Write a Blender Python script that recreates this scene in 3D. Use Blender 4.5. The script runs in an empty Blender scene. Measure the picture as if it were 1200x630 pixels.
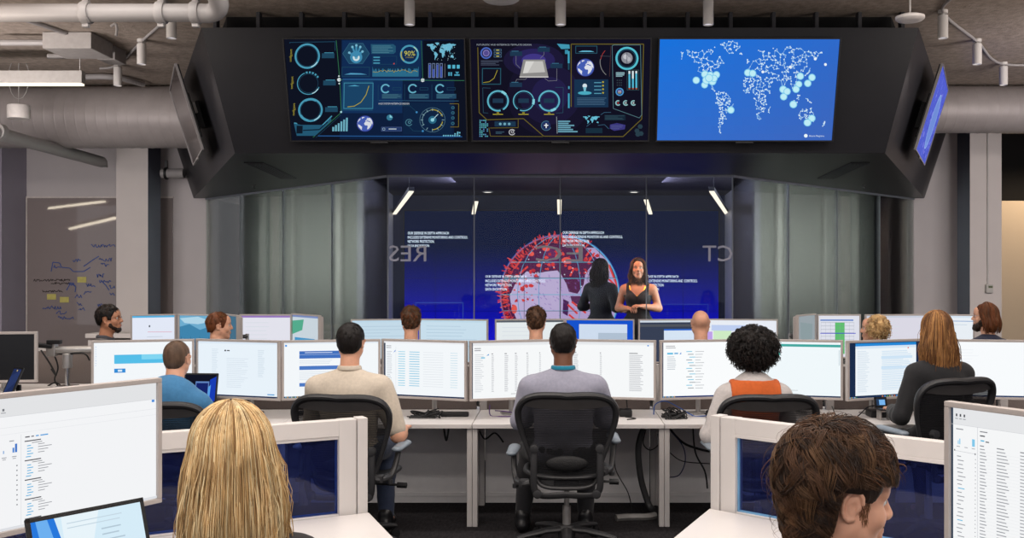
import bpy, bmesh, math, random
import numpy as np
from mathutils import Vector, Matrix, Euler, noise
random.seed(7); np.random.seed(7)
SC = bpy.context.scene; COL = SC.collection
R = math.radians
# ---------------------------------------------------------------- camera
F, CX, CY, CZ = 1167.0, 655.0, 324.0, 1.7
cam_d = bpy.data.cameras.new('camera'); cam = bpy.data.objects.new('camera', cam_d); COL.objects.link(cam)
cam.location = (0, 0, CZ); cam.rotation_euler = (R(90), 0, 0)
cam_d.sensor_fit = 'HORIZONTAL'; cam_d.sensor_width = 36; cam_d.lens = F / 1200 * 36
cam_d.shift_x = -(CX - 600) / 1200; cam_d.shift_y = (CY - 315) / 1200
cam_d.clip_start = 0.05
SC.camera = cam
SC.view_settings.view_transform = 'Standard'; SC.view_settings.look = 'None'
SC.view_settings.gamma = 1; SC.view_settings.exposure = 0; SC.view_settings.use_curve_mapping = False
def at(px, py, Y): return Vector(((px - CX) * Y / F, Y, CZ - (py - CY) * Y / F))
def X_(px, Y): return (px - CX) * Y / F
def Z_(py, Y): return CZ - (py - CY) * Y / F
# ---------------------------------------------------------------- materials
def lin(c): return c / 12.92 if c <= .04045 else ((c + .055) / 1.055) ** 2.4
def hx(h):
    if not isinstance(h, str): return tuple(lin(v / 255) for v in h) + (1,)
    return tuple(lin(int(h[i:i + 2], 16) / 255) for i in (0, 2, 4)) + (1,)
MATS = {}
def mat(name, col, rough=.55, metal=0, var=.08, scale=18, bump=0, bscale=None, spec=.4, stretch=None, sheen=0, sss=0):
    if name in MATS: return MATS[name]
    m = bpy.data.materials.new(name); m.use_nodes = True; nt = m.node_tree; b = nt.nodes['Principled BSDF']
    c = hx(col); b.inputs['Roughness'].default_value = rough; b.inputs['Metallic'].default_value = metal
    b.inputs['Specular IOR Level'].default_value = spec
    if sheen: b.inputs['Sheen Weight'].default_value = sheen
    if sss:
        b.inputs['Subsurface Weight'].default_value = sss; b.inputs['Subsurface Radius'].default_value = (.012, .005, .003)
    tc = nt.nodes.new('ShaderNodeTexCoord'); mp = nt.nodes.new('ShaderNodeMapping')
    nt.links.new(tc.outputs['Object'], mp.inputs['Vector'])
    if stretch: mp.inputs['Scale'].default_value = stretch
    n = nt.nodes.new('ShaderNodeTexNoise'); n.inputs['Scale'].default_value = scale; n.inputs['Detail'].default_value = 4
    nt.links.new(mp.outputs['Vector'], n.inputs['Vector'])
    r = nt.nodes.new('ShaderNodeValToRGB')
    r.color_ramp.elements[0].position = .3; r.color_ramp.elements[1].position = .7
    r.color_ramp.elements[0].color = tuple(x * (1 - var) for x in c[:3]) + (1,)
    r.color_ramp.elements[1].color = tuple(min(1, x * (1 + var)) for x in c[:3]) + (1,)
    nt.links.new(n.outputs['Fac'], r.inputs['Fac']); nt.links.new(r.outputs['Color'], b.inputs['Base Color'])
    if bump:
        n2 = nt.nodes.new('ShaderNodeTexNoise'); n2.inputs['Scale'].default_value = bscale or scale; n2.inputs['Detail'].default_value = 6
        nt.links.new(mp.outputs['Vector'], n2.inputs['Vector'])
        bp = nt.nodes.new('ShaderNodeBump'); bp.inputs['Strength'].default_value = bump; bp.inputs['Distance'].default_value = .01
        nt.links.new(n2.outputs['Fac'], bp.inputs['Height']); nt.links.new(bp.outputs['Normal'], b.inputs['Normal'])
    MATS[name] = m; return m
def em(col, s=1.0, sample=False):
    key = 'light_%s_%.2f%s' % (col if isinstance(col, str) else '%02x%02x%02x' % tuple(col), s, 's' if sample else '')
    if key in MATS: return MATS[key]
    m = bpy.data.materials.new(key); m.use_nodes = True; nt = m.node_tree; nt.nodes.clear()
    e = nt.nodes.new('ShaderNodeEmission'); e.inputs['Color'].default_value = hx(col); e.inputs['Strength'].default_value = s
    o = nt.nodes.new('ShaderNodeOutputMaterial'); nt.links.new(e.outputs[0], o.inputs[0])
    if not sample: m.cycles.emission_sampling = 'NONE'
    MATS[key] = m; return m
def glass(name, tint, refl=1.0, alpha_diff=0, dcol=(120, 120, 120), ior=1.45):
    if name in MATS: return MATS[name]
    m = bpy.data.materials.new(name); m.use_nodes = True; nt = m.node_tree; nt.nodes.clear()
    t = nt.nodes.new('ShaderNodeBsdfTransparent'); t.inputs[0].default_value = hx(tint)
    g = nt.nodes.new('ShaderNodeBsdfGlossy'); g.inputs['Roughness'].default_value = .02
    f = nt.nodes.new('ShaderNodeFresnel'); f.inputs['IOR'].default_value = ior
    mul = nt.nodes.new('ShaderNodeMath'); mul.operation = 'MULTIPLY'; mul.inputs[1].default_value = refl
    nt.links.new(f.outputs[0], mul.inputs[0])
    mx = nt.nodes.new('ShaderNodeMixShader'); nt.links.new(mul.outputs[0], mx.inputs[0])
    last = t
    if alpha_diff:
        d = nt.nodes.new('ShaderNodeBsdfDiffuse'); d.inputs[0].default_value = hx(dcol)
        m2 = nt.nodes.new('ShaderNodeMixShader'); m2.inputs[0].default_value = alpha_diff
        nt.links.new(t.outputs[0], m2.inputs[1]); nt.links.new(d.outputs[0], m2.inputs[2]); last = m2
    nt.links.new(last.outputs[0], mx.inputs[1]); nt.links.new(g.outputs[0], mx.inputs[2])
    o = nt.nodes.new('ShaderNodeOutputMaterial'); nt.links.new(mx.outputs[0], o.inputs[0])
    MATS[name] = m; return m
def netting(name, col, clear):   # woven see-through chair mesh: threads and holes
    if name in MATS: return MATS[name]
    m = bpy.data.materials.new(name); m.use_nodes = True; nt = m.node_tree; b = nt.nodes['Principled BSDF']
    b.inputs['Base Color'].default_value = hx(col); b.inputs['Roughness'].default_value = .5
    tc = nt.nodes.new('ShaderNodeTexCoord'); w = nt.nodes.new('ShaderNodeTexWave'); w.bands_direction = 'Z'
    w.inputs['Scale'].default_value = 30; w.inputs['Distortion'].default_value = 1.2
    nt.links.new(tc.outputs['Object'], w.inputs['Vector'])
    ra = nt.nodes.new('ShaderNodeMapRange'); ra.inputs['To Min'].default_value = 1 - clear * 1.6; ra.inputs['To Max'].default_value = 1 - clear * .3
    nt.links.new(w.outputs['Fac'], ra.inputs['Value']); nt.links.new(ra.outputs[0], b.inputs['Alpha'])
    MATS[name] = m; return m
# ---------------------------------------------------------------- objects
def link(o, parent=None):
    COL.objects.link(o)
    if parent: o.parent = parent
    return o
def finish(bm, name, m, parent=None, smooth=35):
    me = bpy.data.meshes.new(name); bm.normal_update(); bm.to_mesh(me); bm.free()
    for x in (m if isinstance(m, (list, tuple)) else [m]): me.materials.append(x)
    if smooth:
        me.shade_smooth()
        if smooth < 180: me.set_sharp_from_angle(angle=R(smooth))
    o = link(bpy.data.objects.new(name, me), parent)
    if smooth and smooth < 180: w = o.modifiers.new('weighted', 'WEIGHTED_NORMAL'); w.keep_sharp = True; w.weight = 90
    return o
def thing(name, label, cat, loc=(0, 0, 0), rz=0, group=None):
    o = bpy.data.objects.new(name, None); COL.objects.link(o); o.empty_display_size = .1
    o.location = loc; o.rotation_euler = (0, 0, rz); tag(o, label, cat, group); return o
def tag(o, label=None, cat=None, group=None, kind=None):
    if label: o['label'] = label
    if cat: o['category'] = cat
    if group: o['group'] = group
    if kind: o['kind'] = kind
    return o
def struct(name, bm, m, label=None, smooth=35):
    o = finish(bm, name, m, None, smooth); o['kind'] = 'structure'
    o['label'] = label or name.replace('_', ' '); o['category'] = name.split('_')[0]; return o
def dup(root, loc=None, rz=None, label=None, group=None):
    r = root.copy(); COL.objects.link(r)
    if loc is not None: r.location = loc
    if rz is not None: r.rotation_euler = (0, 0, rz)
    if label: r['label'] = label
    if group: r['group'] = group
    for ch in list(root.children):
        c = ch.copy(); COL.objects.link(c); c.parent = r
        for g in ch.children:
            d = g.copy(); COL.objects.link(d); d.parent = c
    return r
# ---------------------------------------------------------------- bmesh shapes
def NB(): return bmesh.new()
def box(bm, c, s, bev=0, rz=0, M=None, mi=0, seg=2):
    t = bmesh.new(); bmesh.ops.create_cube(t, size=1)
    bmesh.ops.scale(t, vec=s, verts=t.verts)
    if bev: bmesh.ops.bevel(t, geom=t.edges[:], offset=bev, segments=seg, affect='EDGES', profile=.5)
    T = Matrix.Translation(c) @ Matrix.Rotation(rz, 4, 'Z')
    if M is not None: T = M @ T
    bmesh.ops.transform(t, matrix=T, verts=t.verts); merge(bm, t, mi); return bm
def merge(bm, t, mi=None):
    vs = [bm.verts.new(v.co) for v in t.verts]; t.verts.index_update()
    for f in t.faces:
        try:
            nf = bm.faces.new([vs[v.index] for v in f.verts]); nf.material_index = f.material_index if mi is None else mi
        except ValueError: pass
    t.free()
def frames(pts):
    out = []; n = len(pts); up = None
    for i in range(n):
        d = (pts[min(i + 1, n - 1)] - pts[max(i - 1, 0)]).normalized()
        if up is None:
            up = Vector((0, 0, 1)) if abs(d.z) < .9 else Vector((0, 1, 0))
        s = d.cross(up)
        if s.length < 1e-6: s = d.orthogonal()
        s.normalize(); up = s.cross(d).normalized(); out.append((s, up))
    return out
def tube(bm, pts, r, seg=10, caps=True, mi=0, closed=False, flat=None):
    pts = [Vector(p) for p in pts]; n = len(pts)
    rr = r if isinstance(r, (list, tuple)) else [r] * n
    if closed:
        ext = [pts[-1]] + pts + [pts[0]]; fr = frames(ext)[1:-1]
    else: fr = frames(pts)
    rings = []
    for i in range(n):
        s, u = fr[i]; k = flat if flat else (1, 1); ring = []
        for j in range(seg):
            a = 2 * math.pi * j / seg
            ring.append(bm.verts.new(pts[i] + s * (math.cos(a) * rr[i] * k[0]) + u * (math.sin(a) * rr[i] * k[1])))
        rings.append(ring)
    for i in range(n if closed else n - 1):
        A, B = rings[i], rings[(i + 1) % n]
        for j in range(seg):
            f = bm.faces.new((A[j], A[(j + 1) % seg], B[(j + 1) % seg], B[j])); f.material_index = mi
    if caps and not closed:
        f = bm.faces.new(rings[0][::-1]); f.material_index = mi
        f = bm.faces.new(rings[-1]); f.material_index = mi
    return bm
def curve_pts(pts, n=8, closed=False):
    pts = [Vector(p) for p in pts]; out = []; L = len(pts)
    for i in range(L if closed else L - 1):
        if closed: p0, p1, p2, p3 = pts[i - 1], pts[i], pts[(i + 1) % L], pts[(i + 2) % L]
        else: p0, p1, p2, p3 = pts[max(i - 1, 0)], pts[i], pts[i + 1], pts[min(i + 2, L - 1)]
        for k in range(n):
            t = k / n
            out.append(.5 * ((2 * p1) + (p2 - p0) * t + (2 * p0 - 5 * p1 + 4 * p2 - p3) * t * t + (3 * p1 - p0 - 3 * p2 + p3) * t ** 3))
    if not closed: out.append(pts[-1])
    return out
def lathe(bm, prof, seg=24, c=(0, 0, 0), M=None, mi=0):
    T = Matrix.Translation(c)
    if M is not None: T = T @ M
    rings = []
    for r, z in prof:
        rings.append([bm.verts.new(T @ Vector((max(r, 1e-4) * math.cos(2 * math.pi * j / seg), max(r, 1e-4) * math.sin(2 * math.pi * j / seg), z))) for j in range(seg)])
    for i in range(len(rings) - 1):
        for j in range(seg):
            f = bm.faces.new((rings[i][j], rings[i][(j + 1) % seg], rings[i + 1][(j + 1) % seg], rings[i + 1][j])); f.material_index = mi
    bm.faces.new(rings[0][::-1]).material_index = mi; bm.faces.new(rings[-1]).material_index = mi
    return bm
def prism(bm, poly, z0, z1, mi=0):
    a = [bm.verts.new((p[0], p[1], z0)) for p in poly]; b = [bm.verts.new((p[0], p[1], z1)) for p in poly]; n = len(poly)
    bm.faces.new(a[::-1]).material_index = mi; bm.faces.new(b).material_index = mi
    for i in range(n): bm.faces.new((a[i], a[(i + 1) % n], b[(i + 1) % n], b[i])).material_index = mi
    bmesh.ops.recalc_face_normals(bm, faces=bm.faces[:]); return bm
def quadbox(bm, A, B, C, D, nrm, t, mi=0):   # slab: quad A B C D thickened by t along nrm
    n = Vector(nrm).normalized() * t; P = [Vector(p) for p in (A, B, C, D)]
    a = [bm.verts.new(p) for p in P]; b = [bm.verts.new(p + n) for p in P]
    fs = [bm.faces.new(a[::-1]), bm.faces.new(b)] + [bm.faces.new((a[i], a[(i + 1) % 4], b[(i + 1) % 4], b[i])) for i in range(4)]
    for f in fs: f.material_index = mi
    bmesh.ops.recalc_face_normals(bm, faces=fs); return bm
# ---------------------------------------------------------------- flat pictures (screens, signs, boards)
TEXTS = {}
def text_mesh(s):
    if s in TEXTS: return TEXTS[s]
    cu = bpy.data.curves.new('t', 'FONT'); cu.body = s; cu.resolution_u = 2
    o = bpy.data.objects.new('t', cu); me = o.to_mesh()
    V = [v.co.copy() for v in me.vertices]; P = [tuple(p.vertices) for p in me.polygons]; o.to_mesh_clear()
    bpy.data.objects.remove(o); bpy.data.curves.remove(cu)
    if V:
        x0 = min(v.x for v in V); x1 = max(v.x for v in V)
    else: x0, x1 = 0, 1
    TEXTS[s] = (V, P, x0, x1); return TEXTS[s]
class Canvas:
    """A picture made of flat coloured pieces. (u, v): W across, H down from the top-left; each piece lies a hair above the last."""
    def __init__(s, w, h, W, H, quad=None, step=.00004):
        s.w, s.h, s.W, s.H = w, h, W, H; s.bm = NB(); s.mats = []; s.k = 0; s.quad = quad; s.step = step; s.gain = 1.0
    def m(s, c):
        mt = c if isinstance(c, bpy.types.Material) else em(c, s.gain)
        if mt not in s.mats: s.mats.append(mt)
        return s.mats.index(mt)
    def P(s, u, v):
        if s.quad:
            x0, y0, x1, dx0, y1, dx1 = s.quad
            t = (v - y0) / (y1 - y0); l = x0 + dx0 * t; r = x1 + dx1 * t
            a, b = (u - l) / (r - l), t
        else: a, b = u / s.W, v / s.H
        a = min(max(a, 0), 1); b = min(max(b, 0), 1)
        return Vector(((a - .5) * s.w, -s.k * s.step, (1 - b) * s.h))
    def poly(s, pts, c):
        s.k += 1; mi = s.m(c)
        vs = [s.bm.verts.new(s.P(*p)) for p in pts]
        try: f = s.bm.faces.new(vs)
        except ValueError: return
        f.material_index = mi; f.normal_update()
        if f.normal.y > 0: f.normal_flip()
        if len(pts) > 4: bmesh.ops.triangulate(s.bm, faces=[f])
    def rect(s, u, v, w, h, c): s.poly([(u, v), (u + w, v), (u + w, v + h), (u, v + h)], c)
    def frame(s, u, v, w, h, t, c):
        s.rect(u, v, w, t, c); s.k -= 1; s.rect(u, v + h - t, w, t, c); s.k -= 1; s.rect(u, v + t, t, h - 2 * t, c); s.k -= 1; s.rect(u + w - t, v + t, t, h - 2 * t, c)
    def line(s, p, q, t, c, same=False):
        d = Vector((q[0] - p[0], q[1] - p[1]))
        if d.length < 1e-6: return
        n = Vector((-d.y, d.x)).normalized() * t / 2
        if same: s.k -= 1
        s.poly([(p[0] + n.x, p[1] + n.y), (q[0] + n.x, q[1] + n.y), (q[0] - n.x, q[1] - n.y), (p[0] - n.x, p[1] - n.y)], c)
    def path(s, pts, t, c):
        for i in range(len(pts) - 1): s.line(pts[i], pts[i + 1], t, c, i > 0)
    def disc(s, u, v, r, c, n=20, same=False):
        if same: s.k -= 1
        s.poly([(u + r * math.cos(2 * math.pi * i / n), v + r * math.sin(2 * math.pi * i / n)) for i in range(n)], c)
    def ring(s, u, v, r, t, c, a0=0, a1=360, n=36):
        s.k += 1; mi = s.m(c); st = max(2, int(n * abs(a1 - a0) / 360)); prev = None
        for i in range(st + 1):
            a = R(a0 + (a1 - a0) * i / st); ca, sa = math.cos(a), math.sin(a)
            p = (s.bm.verts.new(s.P(u + (r - t / 2) * ca, v + (r - t / 2) * sa)), s.bm.verts.new(s.P(u + (r + t / 2) * ca, v + (r + t / 2) * sa)))
            if prev:
                f = s.bm.faces.new((prev[0], p[0], p[1], prev[1])); f.material_index = mi; f.normal_update()
                if f.normal.y > 0: f.normal_flip()
            prev = p
    def text(s, u, v, h, txt, c, w=None, rot=0, mirror=False, same=False):
        """Baseline-left at (u, v), cap height h; w squeezes it to a width."""
        if not same: s.k += 1
        mi = s.m(c); V, P, x0, x1 = text_mesh(txt)
        k = h / .69; kx = (w / (x1 - x0)) if w else k; cr, sr = math.cos(R(rot)), math.sin(R(rot))
        vs = []
        for q in V:
            x, y = (q.x - x0) * kx, -q.y * k
            if mirror: x = (w or (x1 - x0) * kx) - x
            vs.append(s.bm.verts.new(s.P(u + x * cr - y * sr, v + x * sr + y * cr)))
        for p in P:
            try: f = s.bm.faces.new([vs[i] for i in p])
            except ValueError: continue
            f.material_index = mi; f.normal_update()
            if f.normal.y > 0: f.normal_flip()
    def lines(s, u, v, w, n, dy, c, t=None, rnd=.4):
        """n grey bars standing for rows of small print."""
        s.k += 1; mi = s.m(c)
        for i in range(n):
            s.k -= 1; s.rect(u, v + i * dy, w * (1 - rnd * random.random()), t or dy * .4, c)
    def build(s, name, parent=None): return finish(s.bm, name, s.mats, parent, 0)
# ---------------------------------------------------------------- organic surfaces from blended distance fields
def smin(a, b, k):
    h = np.clip(.5 + .5 * (b - a) / k, 0, 1); return b + (a - b) * h - k * h * (1 - h)
class Field:
    def __init__(s): s.p = []; s.M = Matrix.Identity(4)
    def cap(s, a, b, ra, rb=None, k=.02, sub=False):
        a = np.array(s.M @ Vector(a)); b = np.array(s.M @ Vector(b)); rb = ra if rb is None else rb; m = max(ra, rb)
        s.p.append(('c', a, b, ra, rb, k, sub, np.minimum(a, b) - m, np.maximum(a, b) + m))
    def ell(s, c, r, k=.02, rot=(0, 0, 0), sub=False):
        L = s.M @ Matrix.Translation(c) @ Euler(rot).to_matrix().to_4x4()
        Rm = np.array(L.to_3x3()); c = np.array(L.translation); m = max(r); r = np.array(r, dtype=float)
        e = np.sqrt(((Rm * r[None, :]) ** 2).sum(1))
        s.p.append(('e', c, Rm, r, None, k, sub, c - e, c + e))
    def grid(s, h, infl=0, lo=None, hi=None):
        L = np.min([p[7] for p in s.p if not p[6]], axis=0) - infl - 3 * h; H = np.max([p[8] for p in s.p if not p[6]], axis=0) + infl + 3 * h
        if lo is not None: L = np.maximum(L, lo)
        if hi is not None: H = np.minimum(H, hi)
        n = np.ceil((H - L) / h).astype(int) + 1
        D = np.full(n, 1.0, dtype=np.float32)
        ax = [L[i] + h * np.arange(n[i]) for i in range(3)]
        for kind, A, B, r0, r1, k, sub, pl, ph in s.p:
            pad = infl + k + 3 * h
            i0 = np.clip(np.floor((pl - pad - L) / h).astype(int), 0, n); i1 = np.clip(np.ceil((ph + pad - L) / h).astype(int) + 1, 0, n)
            if (i1 <= i0).any(): continue
            sl = tuple(slice(i0[j], i1[j]) for j in range(3))
            X, Y, Z = np.meshgrid(*[ax[j][sl[j]] for j in range(3)], indexing='ij')
            if kind == 'c':
                ba = B - A; l2 = max(ba @ ba, 1e-9); x, y, z = X - A[0], Y - A[1], Z - A[2]
                t = np.clip((x * ba[0] + y * ba[1] + z * ba[2]) / l2, 0, 1)
                d = np.sqrt((x - t * ba[0]) ** 2 + (y - t * ba[1]) ** 2 + (z - t * ba[2]) ** 2) - (r0 + t * (r1 - r0))
            else:
                x, y, z = X - A[0], Y - A[1], Z - A[2]
                q = [(x * B[0, j] + y * B[1, j] + z * B[2, j]) for j in range(3)]
                k0 = np.sqrt(sum((q[j] / r0[j]) ** 2 for j in range(3))); k1 = np.sqrt(sum((q[j] / r0[j] ** 2) ** 2 for j in range(3))) + 1e-9
                d = k0 * (k0 - 1) / k1
            if sub: D[sl] = -smin(-D[sl], d + (infl if infl else 0), max(k, 1e-4))
            else: D[sl] = smin(D[sl], d - infl, max(k, 1e-4))
        return D, L, ax
    def mesh(s, h, infl=0, lo=None, hi=None, clips=()):
        D, L, ax = s.grid(h, infl, lo, hi)
        if clips:
            P = np.meshgrid(*ax, indexing='ij')
            for fn in clips: D = np.maximum(D, fn(*P))
        D[0] = D[-1] = 1; D[:, 0] = D[:, -1] = 1; D[:, :, 0] = D[:, :, -1] = 1
        return nets(D, L, h)
def nets(D, L, h):
    ins = D < 0; n = np.array(D.shape) - 1
    cnt = np.zeros(n, dtype=np.int8)
    for i in (0, 1):
        for j in (0, 1):
            for k in (0, 1): cnt += ins[i:n[0] + i, j:n[1] + j, k:n[2] + k]
    I = np.argwhere((cnt > 0) & (cnt < 8))
    if len(I) == 0: return np.zeros((0, 3)), []
    idx = -np.ones(n, dtype=np.int64); idx[tuple(I.T)] = np.arange(len(I))
    S = np.zeros((len(I), 3)); C = np.zeros(len(I)); cor = [(i, j, k) for i in (0, 1) for j in (0, 1) for k in (0, 1)]
    for a in cor:
        for ax in range(3):
            if a[ax]: continue
            b = list(a); b[ax] = 1
            d0 = D[tuple((I + a).T)].astype(float); d1 = D[tuple((I + b).T)].astype(float); x = (d0 < 0) != (d1 < 0)
            t = np.where(x, d0 / np.where(x, d0 - d1, 1), 0); p = np.array(a, float)[None] + 0 * S; p[:, ax] = t
            S += p * x[:, None]; C += x
    V = (I + S / C[:, None]) * h + L
    Q = []
    for ax in range(3):
        u, v = (ax + 1) % 3, (ax + 2) % 3
        a = np.take(ins, range(0, n[ax]), ax); b = np.take(ins, range(1, n[ax] + 1), ax)
        for flip in (False, True):
            E = np.argwhere((b & ~a) if flip else (a & ~b))
            if len(E) == 0: continue
            def cell(du, dv):
                c = E.copy(); c[:, u] += du; c[:, v] += dv; return idx[tuple(c.T)]
            q = np.stack([cell(-1, -1), cell(0, -1), cell(0, 0), cell(-1, 0)], 1)
            Q.append(q[:, ::-1] if flip else q)
    return V, np.concatenate(Q)
def np_mesh(name, VQ, m, parent=None, noise_amt=0, noise_sc=30, stretch=(1, 1, 1), extra=None):
    V, Q = VQ; V = np.asarray(V, dtype=float); Vs = [V]; Qs = [np.asarray(Q)]
    for e in (extra or []):
        if len(e[0]) == 0: continue
        Qs.append(np.asarray(e[1]) + sum(len(x) for x in Vs)); Vs.append(np.asarray(e[0]))
    V = np.concatenate(Vs); Q = np.concatenate(Qs)
    me = bpy.data.meshes.new(name); me.from_pydata(V.tolist(), [], Q.tolist())
    for x in (m if isinstance(m, (list, tuple)) else [m]): me.materials.append(x)
    me.shade_smooth()
    if noise_amt:
        me.update(); N = [v.normal.copy() for v in me.vertices]
        for v, nn in zip(me.vertices, N):
            q = Vector((v.co.x * stretch[0], v.co.y * stretch[1], v.co.z * stretch[2])) * noise_sc
            v.co += nn * noise.fractal(q, 1, 2, 3) * noise_amt
    return link(bpy.data.objects.new(name, me), parent)
# ---------------------------------------------------------------- people
SK_L = mat('skin_light', (214, 160, 132), .5, var=.06, scale=30, sss=.08)
SK_M = mat('skin_tan', (186, 130, 100), .5, var=.06, scale=30, sss=.08)
SK_B = mat('skin_brown', (112, 72, 52), .5, var=.06, scale=30, sss=.05)
EYEW = mat('eye_white', (225, 220, 215), .2); IRIS = mat('eye_iris', (45, 32, 25), .2); LIP = mat('lips', (168, 92, 84), .4)
def mulv(M, v): return M @ Vector(v)
def head_field(f, ear=True, woman=False):
    w = .94 if woman else 1
    f.ell((0, -.014, .028), (.076 * w, .094, .086), .01)
    f.ell((0, .028, -.03), (.062 * w, .062, .088), .03)
    for s in (-1, 1):
        f.cap((s * .052 * w, -.002, -.052), (s * .014, .062, -.1), .026 * w, .02, .025)
        f.ell((s * .043 * w, .058, -.03), (.024, .024, .026), .02)
        f.cap((s * .012, .082, .022), (s * .045 * w, .07, .02), .0125, .011, .014)
    f.ell((0, .07, -.106), (.021, .02, .017), .02)
    f.ell((0, .066, .05), (.05 * w, .03, .035), .03)
    f.cap((0, .088, .014), (0, .109, -.026), .0085, .0125, .012)
    for s in (-1, 1): f.ell((s * .0115, .099, -.031), (.0085, .012, .0085), .008)
    f.ell((0, .084, -.062), (.024, .014, .02), .012)
    f.cap((-.017, .091, -.058), (.017, .091, -.058), .0065, .0065, .006)
    f.cap((-.015, .0895, -.073), (.015, .0895, -.073), .0075, .0075, .006)
    for s in (-1, 1): f.ell((s * .032, .092, .002), (.017, .016, .012), .012, sub=True)
    if ear:
        for s in (-1, 1):
            E = Matrix.Translation((s * .0785 * w, -.010, -.004)) @ Euler((R(-12), 0, s * R(-24))).to_matrix().to_4x4()
            f.ell((s * .077 * w, -.012, -.005), (.006, .018, .029), .008, rot=(R(-12), 0, s * R(-24)))
            rim = [E @ Vector((s * (.004 + .004 * max(0, -math.cos(t))), .0195 * math.cos(t), .031 * math.sin(t))) for t in [R(20 + 25 * i) for i in range(11)]]
            for u, v in zip(rim, rim[1:]): f.cap(u, v, .0042, .0042, .003)
            f.cap(rim[-1], E @ Vector((s * .001, .010, -.026)), .0055, .0055, .004)
            f.ell(E @ Vector((s * .008, .003, -.003)), (.007, .008, .013), .004, rot=(R(-12), 0, s * R(-24)), sub=True)
            f.cap(E @ Vector((s * .002, .013, -.006)), E @ Vector((s * .002, .014, .002)), .0042, .0042, .003)
def hand_field(f, W, d, up, side, curl=.5, sz=1.0):
    """A palm with four unequal bent fingers and a thumb leaving the side of the palm; up = back of the hand."""
    d = Vector(d).normalized(); up = Vector(up); up = (up - d * up.dot(d)).normalized(); lat = d.cross(up) * side
    W = Vector(W); fl = [.078, .088, .082, .064]
    for i in range(4):
        o = (i - 1.5) * .0205 * sz; kn = W + d * (.088 - abs(i - 1.2) * .005) * sz - lat * o
        f.cap(W + d * .015 - lat * o * .7, kn, .0125 * sz, .0105 * sz, .012)
        a = curl * .55; p = kn; L = fl[i] * sz
        for j, (fr, r) in enumerate(((.45, .0092), (.31, .0084), (.24, .0076))):
            dd = d * math.cos(a) - up * math.sin(a) - lat * o * .9
            q = p + dd.normalized() * L * fr; f.cap(p, q, r * sz, (r - .0008) * sz, .003); p = q; a += curl * .75
    b = W + d * .03 * sz + lat * .024 * sz - up * .006; m = b + (d * .7 + lat * .65 - up * .25).normalized() * .045 * sz
    f.cap(W + d * .015 + lat * .012, b, .014 * sz, .014 * sz, .012); f.cap(b, m, .0125 * sz, .0105 * sz, .01)
    f.cap(m, m + (d * .95 + lat * .2 - up * .35 * curl).normalized() * .034 * sz, .0102 * sz, .0085 * sz, .004)
def seated(hs=.47, lean=.05, sh=.185, el=None, wr=None, hx_=0, hy=0, drop=0, knee=.46):
    j = dict(pelvis=(0, .02, hs + .10), waist=(0, .01, hs + .25), chest=(0, lean * .6, hs + .43), neck=(hx_ * .6, lean + hy * .5 - .012, hs + .61 - drop),
             head=(hx_, lean + .03 + hy, hs + .785 - drop))
    for s, n in ((-1, 'L'), (1, 'R')):
        j['sh' + n] = (s * sh, lean * .8, hs + .495 - drop); j['hip' + n] = (s * .09, .05, hs + .085)
        j['knee' + n] = (s * .13, knee, hs + .05); j['ank' + n] = (s * .14, knee - .02, .10)
        j['el' + n] = (s * (sh + .06), lean + .08, hs + .25); j['wr' + n] = (s * (sh - .01), lean + .32, max(hs + .28, .775))
    for n, v in (el or {}).items(): j['el' + n] = v
    for n, v in (wr or {}).items(): j['wr' + n] = v
    return j
def standing(h=1.72, sh=.175):
    j = dict(pelvis=(0, 0, .93), waist=(0, .005, 1.08), chest=(0, .0, 1.26), neck=(0, -.01, 1.43), head=(0, .02, 1.595))
    for s, n in ((-1, 'L'), (1, 'R')):
        j['sh' + n] = (s * sh, -.005, 1.345); j['hip' + n] = (s * .085, 0, .9); j['knee' + n] = (s * .09, .02, .49); j['ank' + n] = (s * .10, -.01, .09)
        j['el' + n] = (s * (sh + .06), -.03, 1.09); j['wr' + n] = (s * .1, .17, 1.04)
    return j
def lerp(a, b, t): return Vector(a) * (1 - t) + Vector(b) * t
def torso_prims(f, j, wide=1.0, woman=False):
    p, w, c, n = [Vector(j[k]) for k in ('pelvis', 'waist', 'chest', 'neck')]
    f.ell(p, (.172 * wide, .125, .105), .05); f.ell(w, ((.128 if woman else .15) * wide, .108, .14), .06)
    f.ell(c, ((.148 if woman else .17) * wide, .12, .17), .06)
    f.cap(lerp(j['shL'], j['shR'], .1), lerp(j['shL'], j['shR'], .9), .062, .062, .06)
    for k in 'LR': f.cap(n + Vector((0, 0, -.052)), lerp(n, j['sh' + k], .85) - Vector((0, 0, .008)), .05, .05, .05)
    if woman:
        for s in (-1, 1): f.ell(c + Vector((s * .07, .085, -.02)), (.062, .06, .06), .03)
def arm_prims(f, j, k, t0=0, t1=2.0, thick=1.0):
    S, E, W = Vector(j['sh' + k]), Vector(j['el' + k]), Vector(j['wr' + k])
    if t1 <= 1: f.cap(S, lerp(S, E, t1), .056 * thick, (.056 - .014 * t1) * thick, .03); return
    f.cap(S, E, .056 * thick, .042 * thick, .03); e = lerp(E, W, t1 - 1)
    f.cap(E, lerp(E, e, .3), .043 * thick, .044 * thick, .02); f.cap(lerp(E, e, .3), e, .044 * thick, (.044 - .016 * (t1 - 1)) * thick, .02)
def leg_prims(f, j, k):
    H, K, A = Vector(j['hip' + k]), Vector(j['knee' + k]), Vector(j['ank' + k])
    f.cap(H, K, .079, .06, .05); f.cap(K, lerp(K, A, .35), .058, .056, .03); f.cap(lerp(K, A, .35), A, .056, .038, .03)
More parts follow.
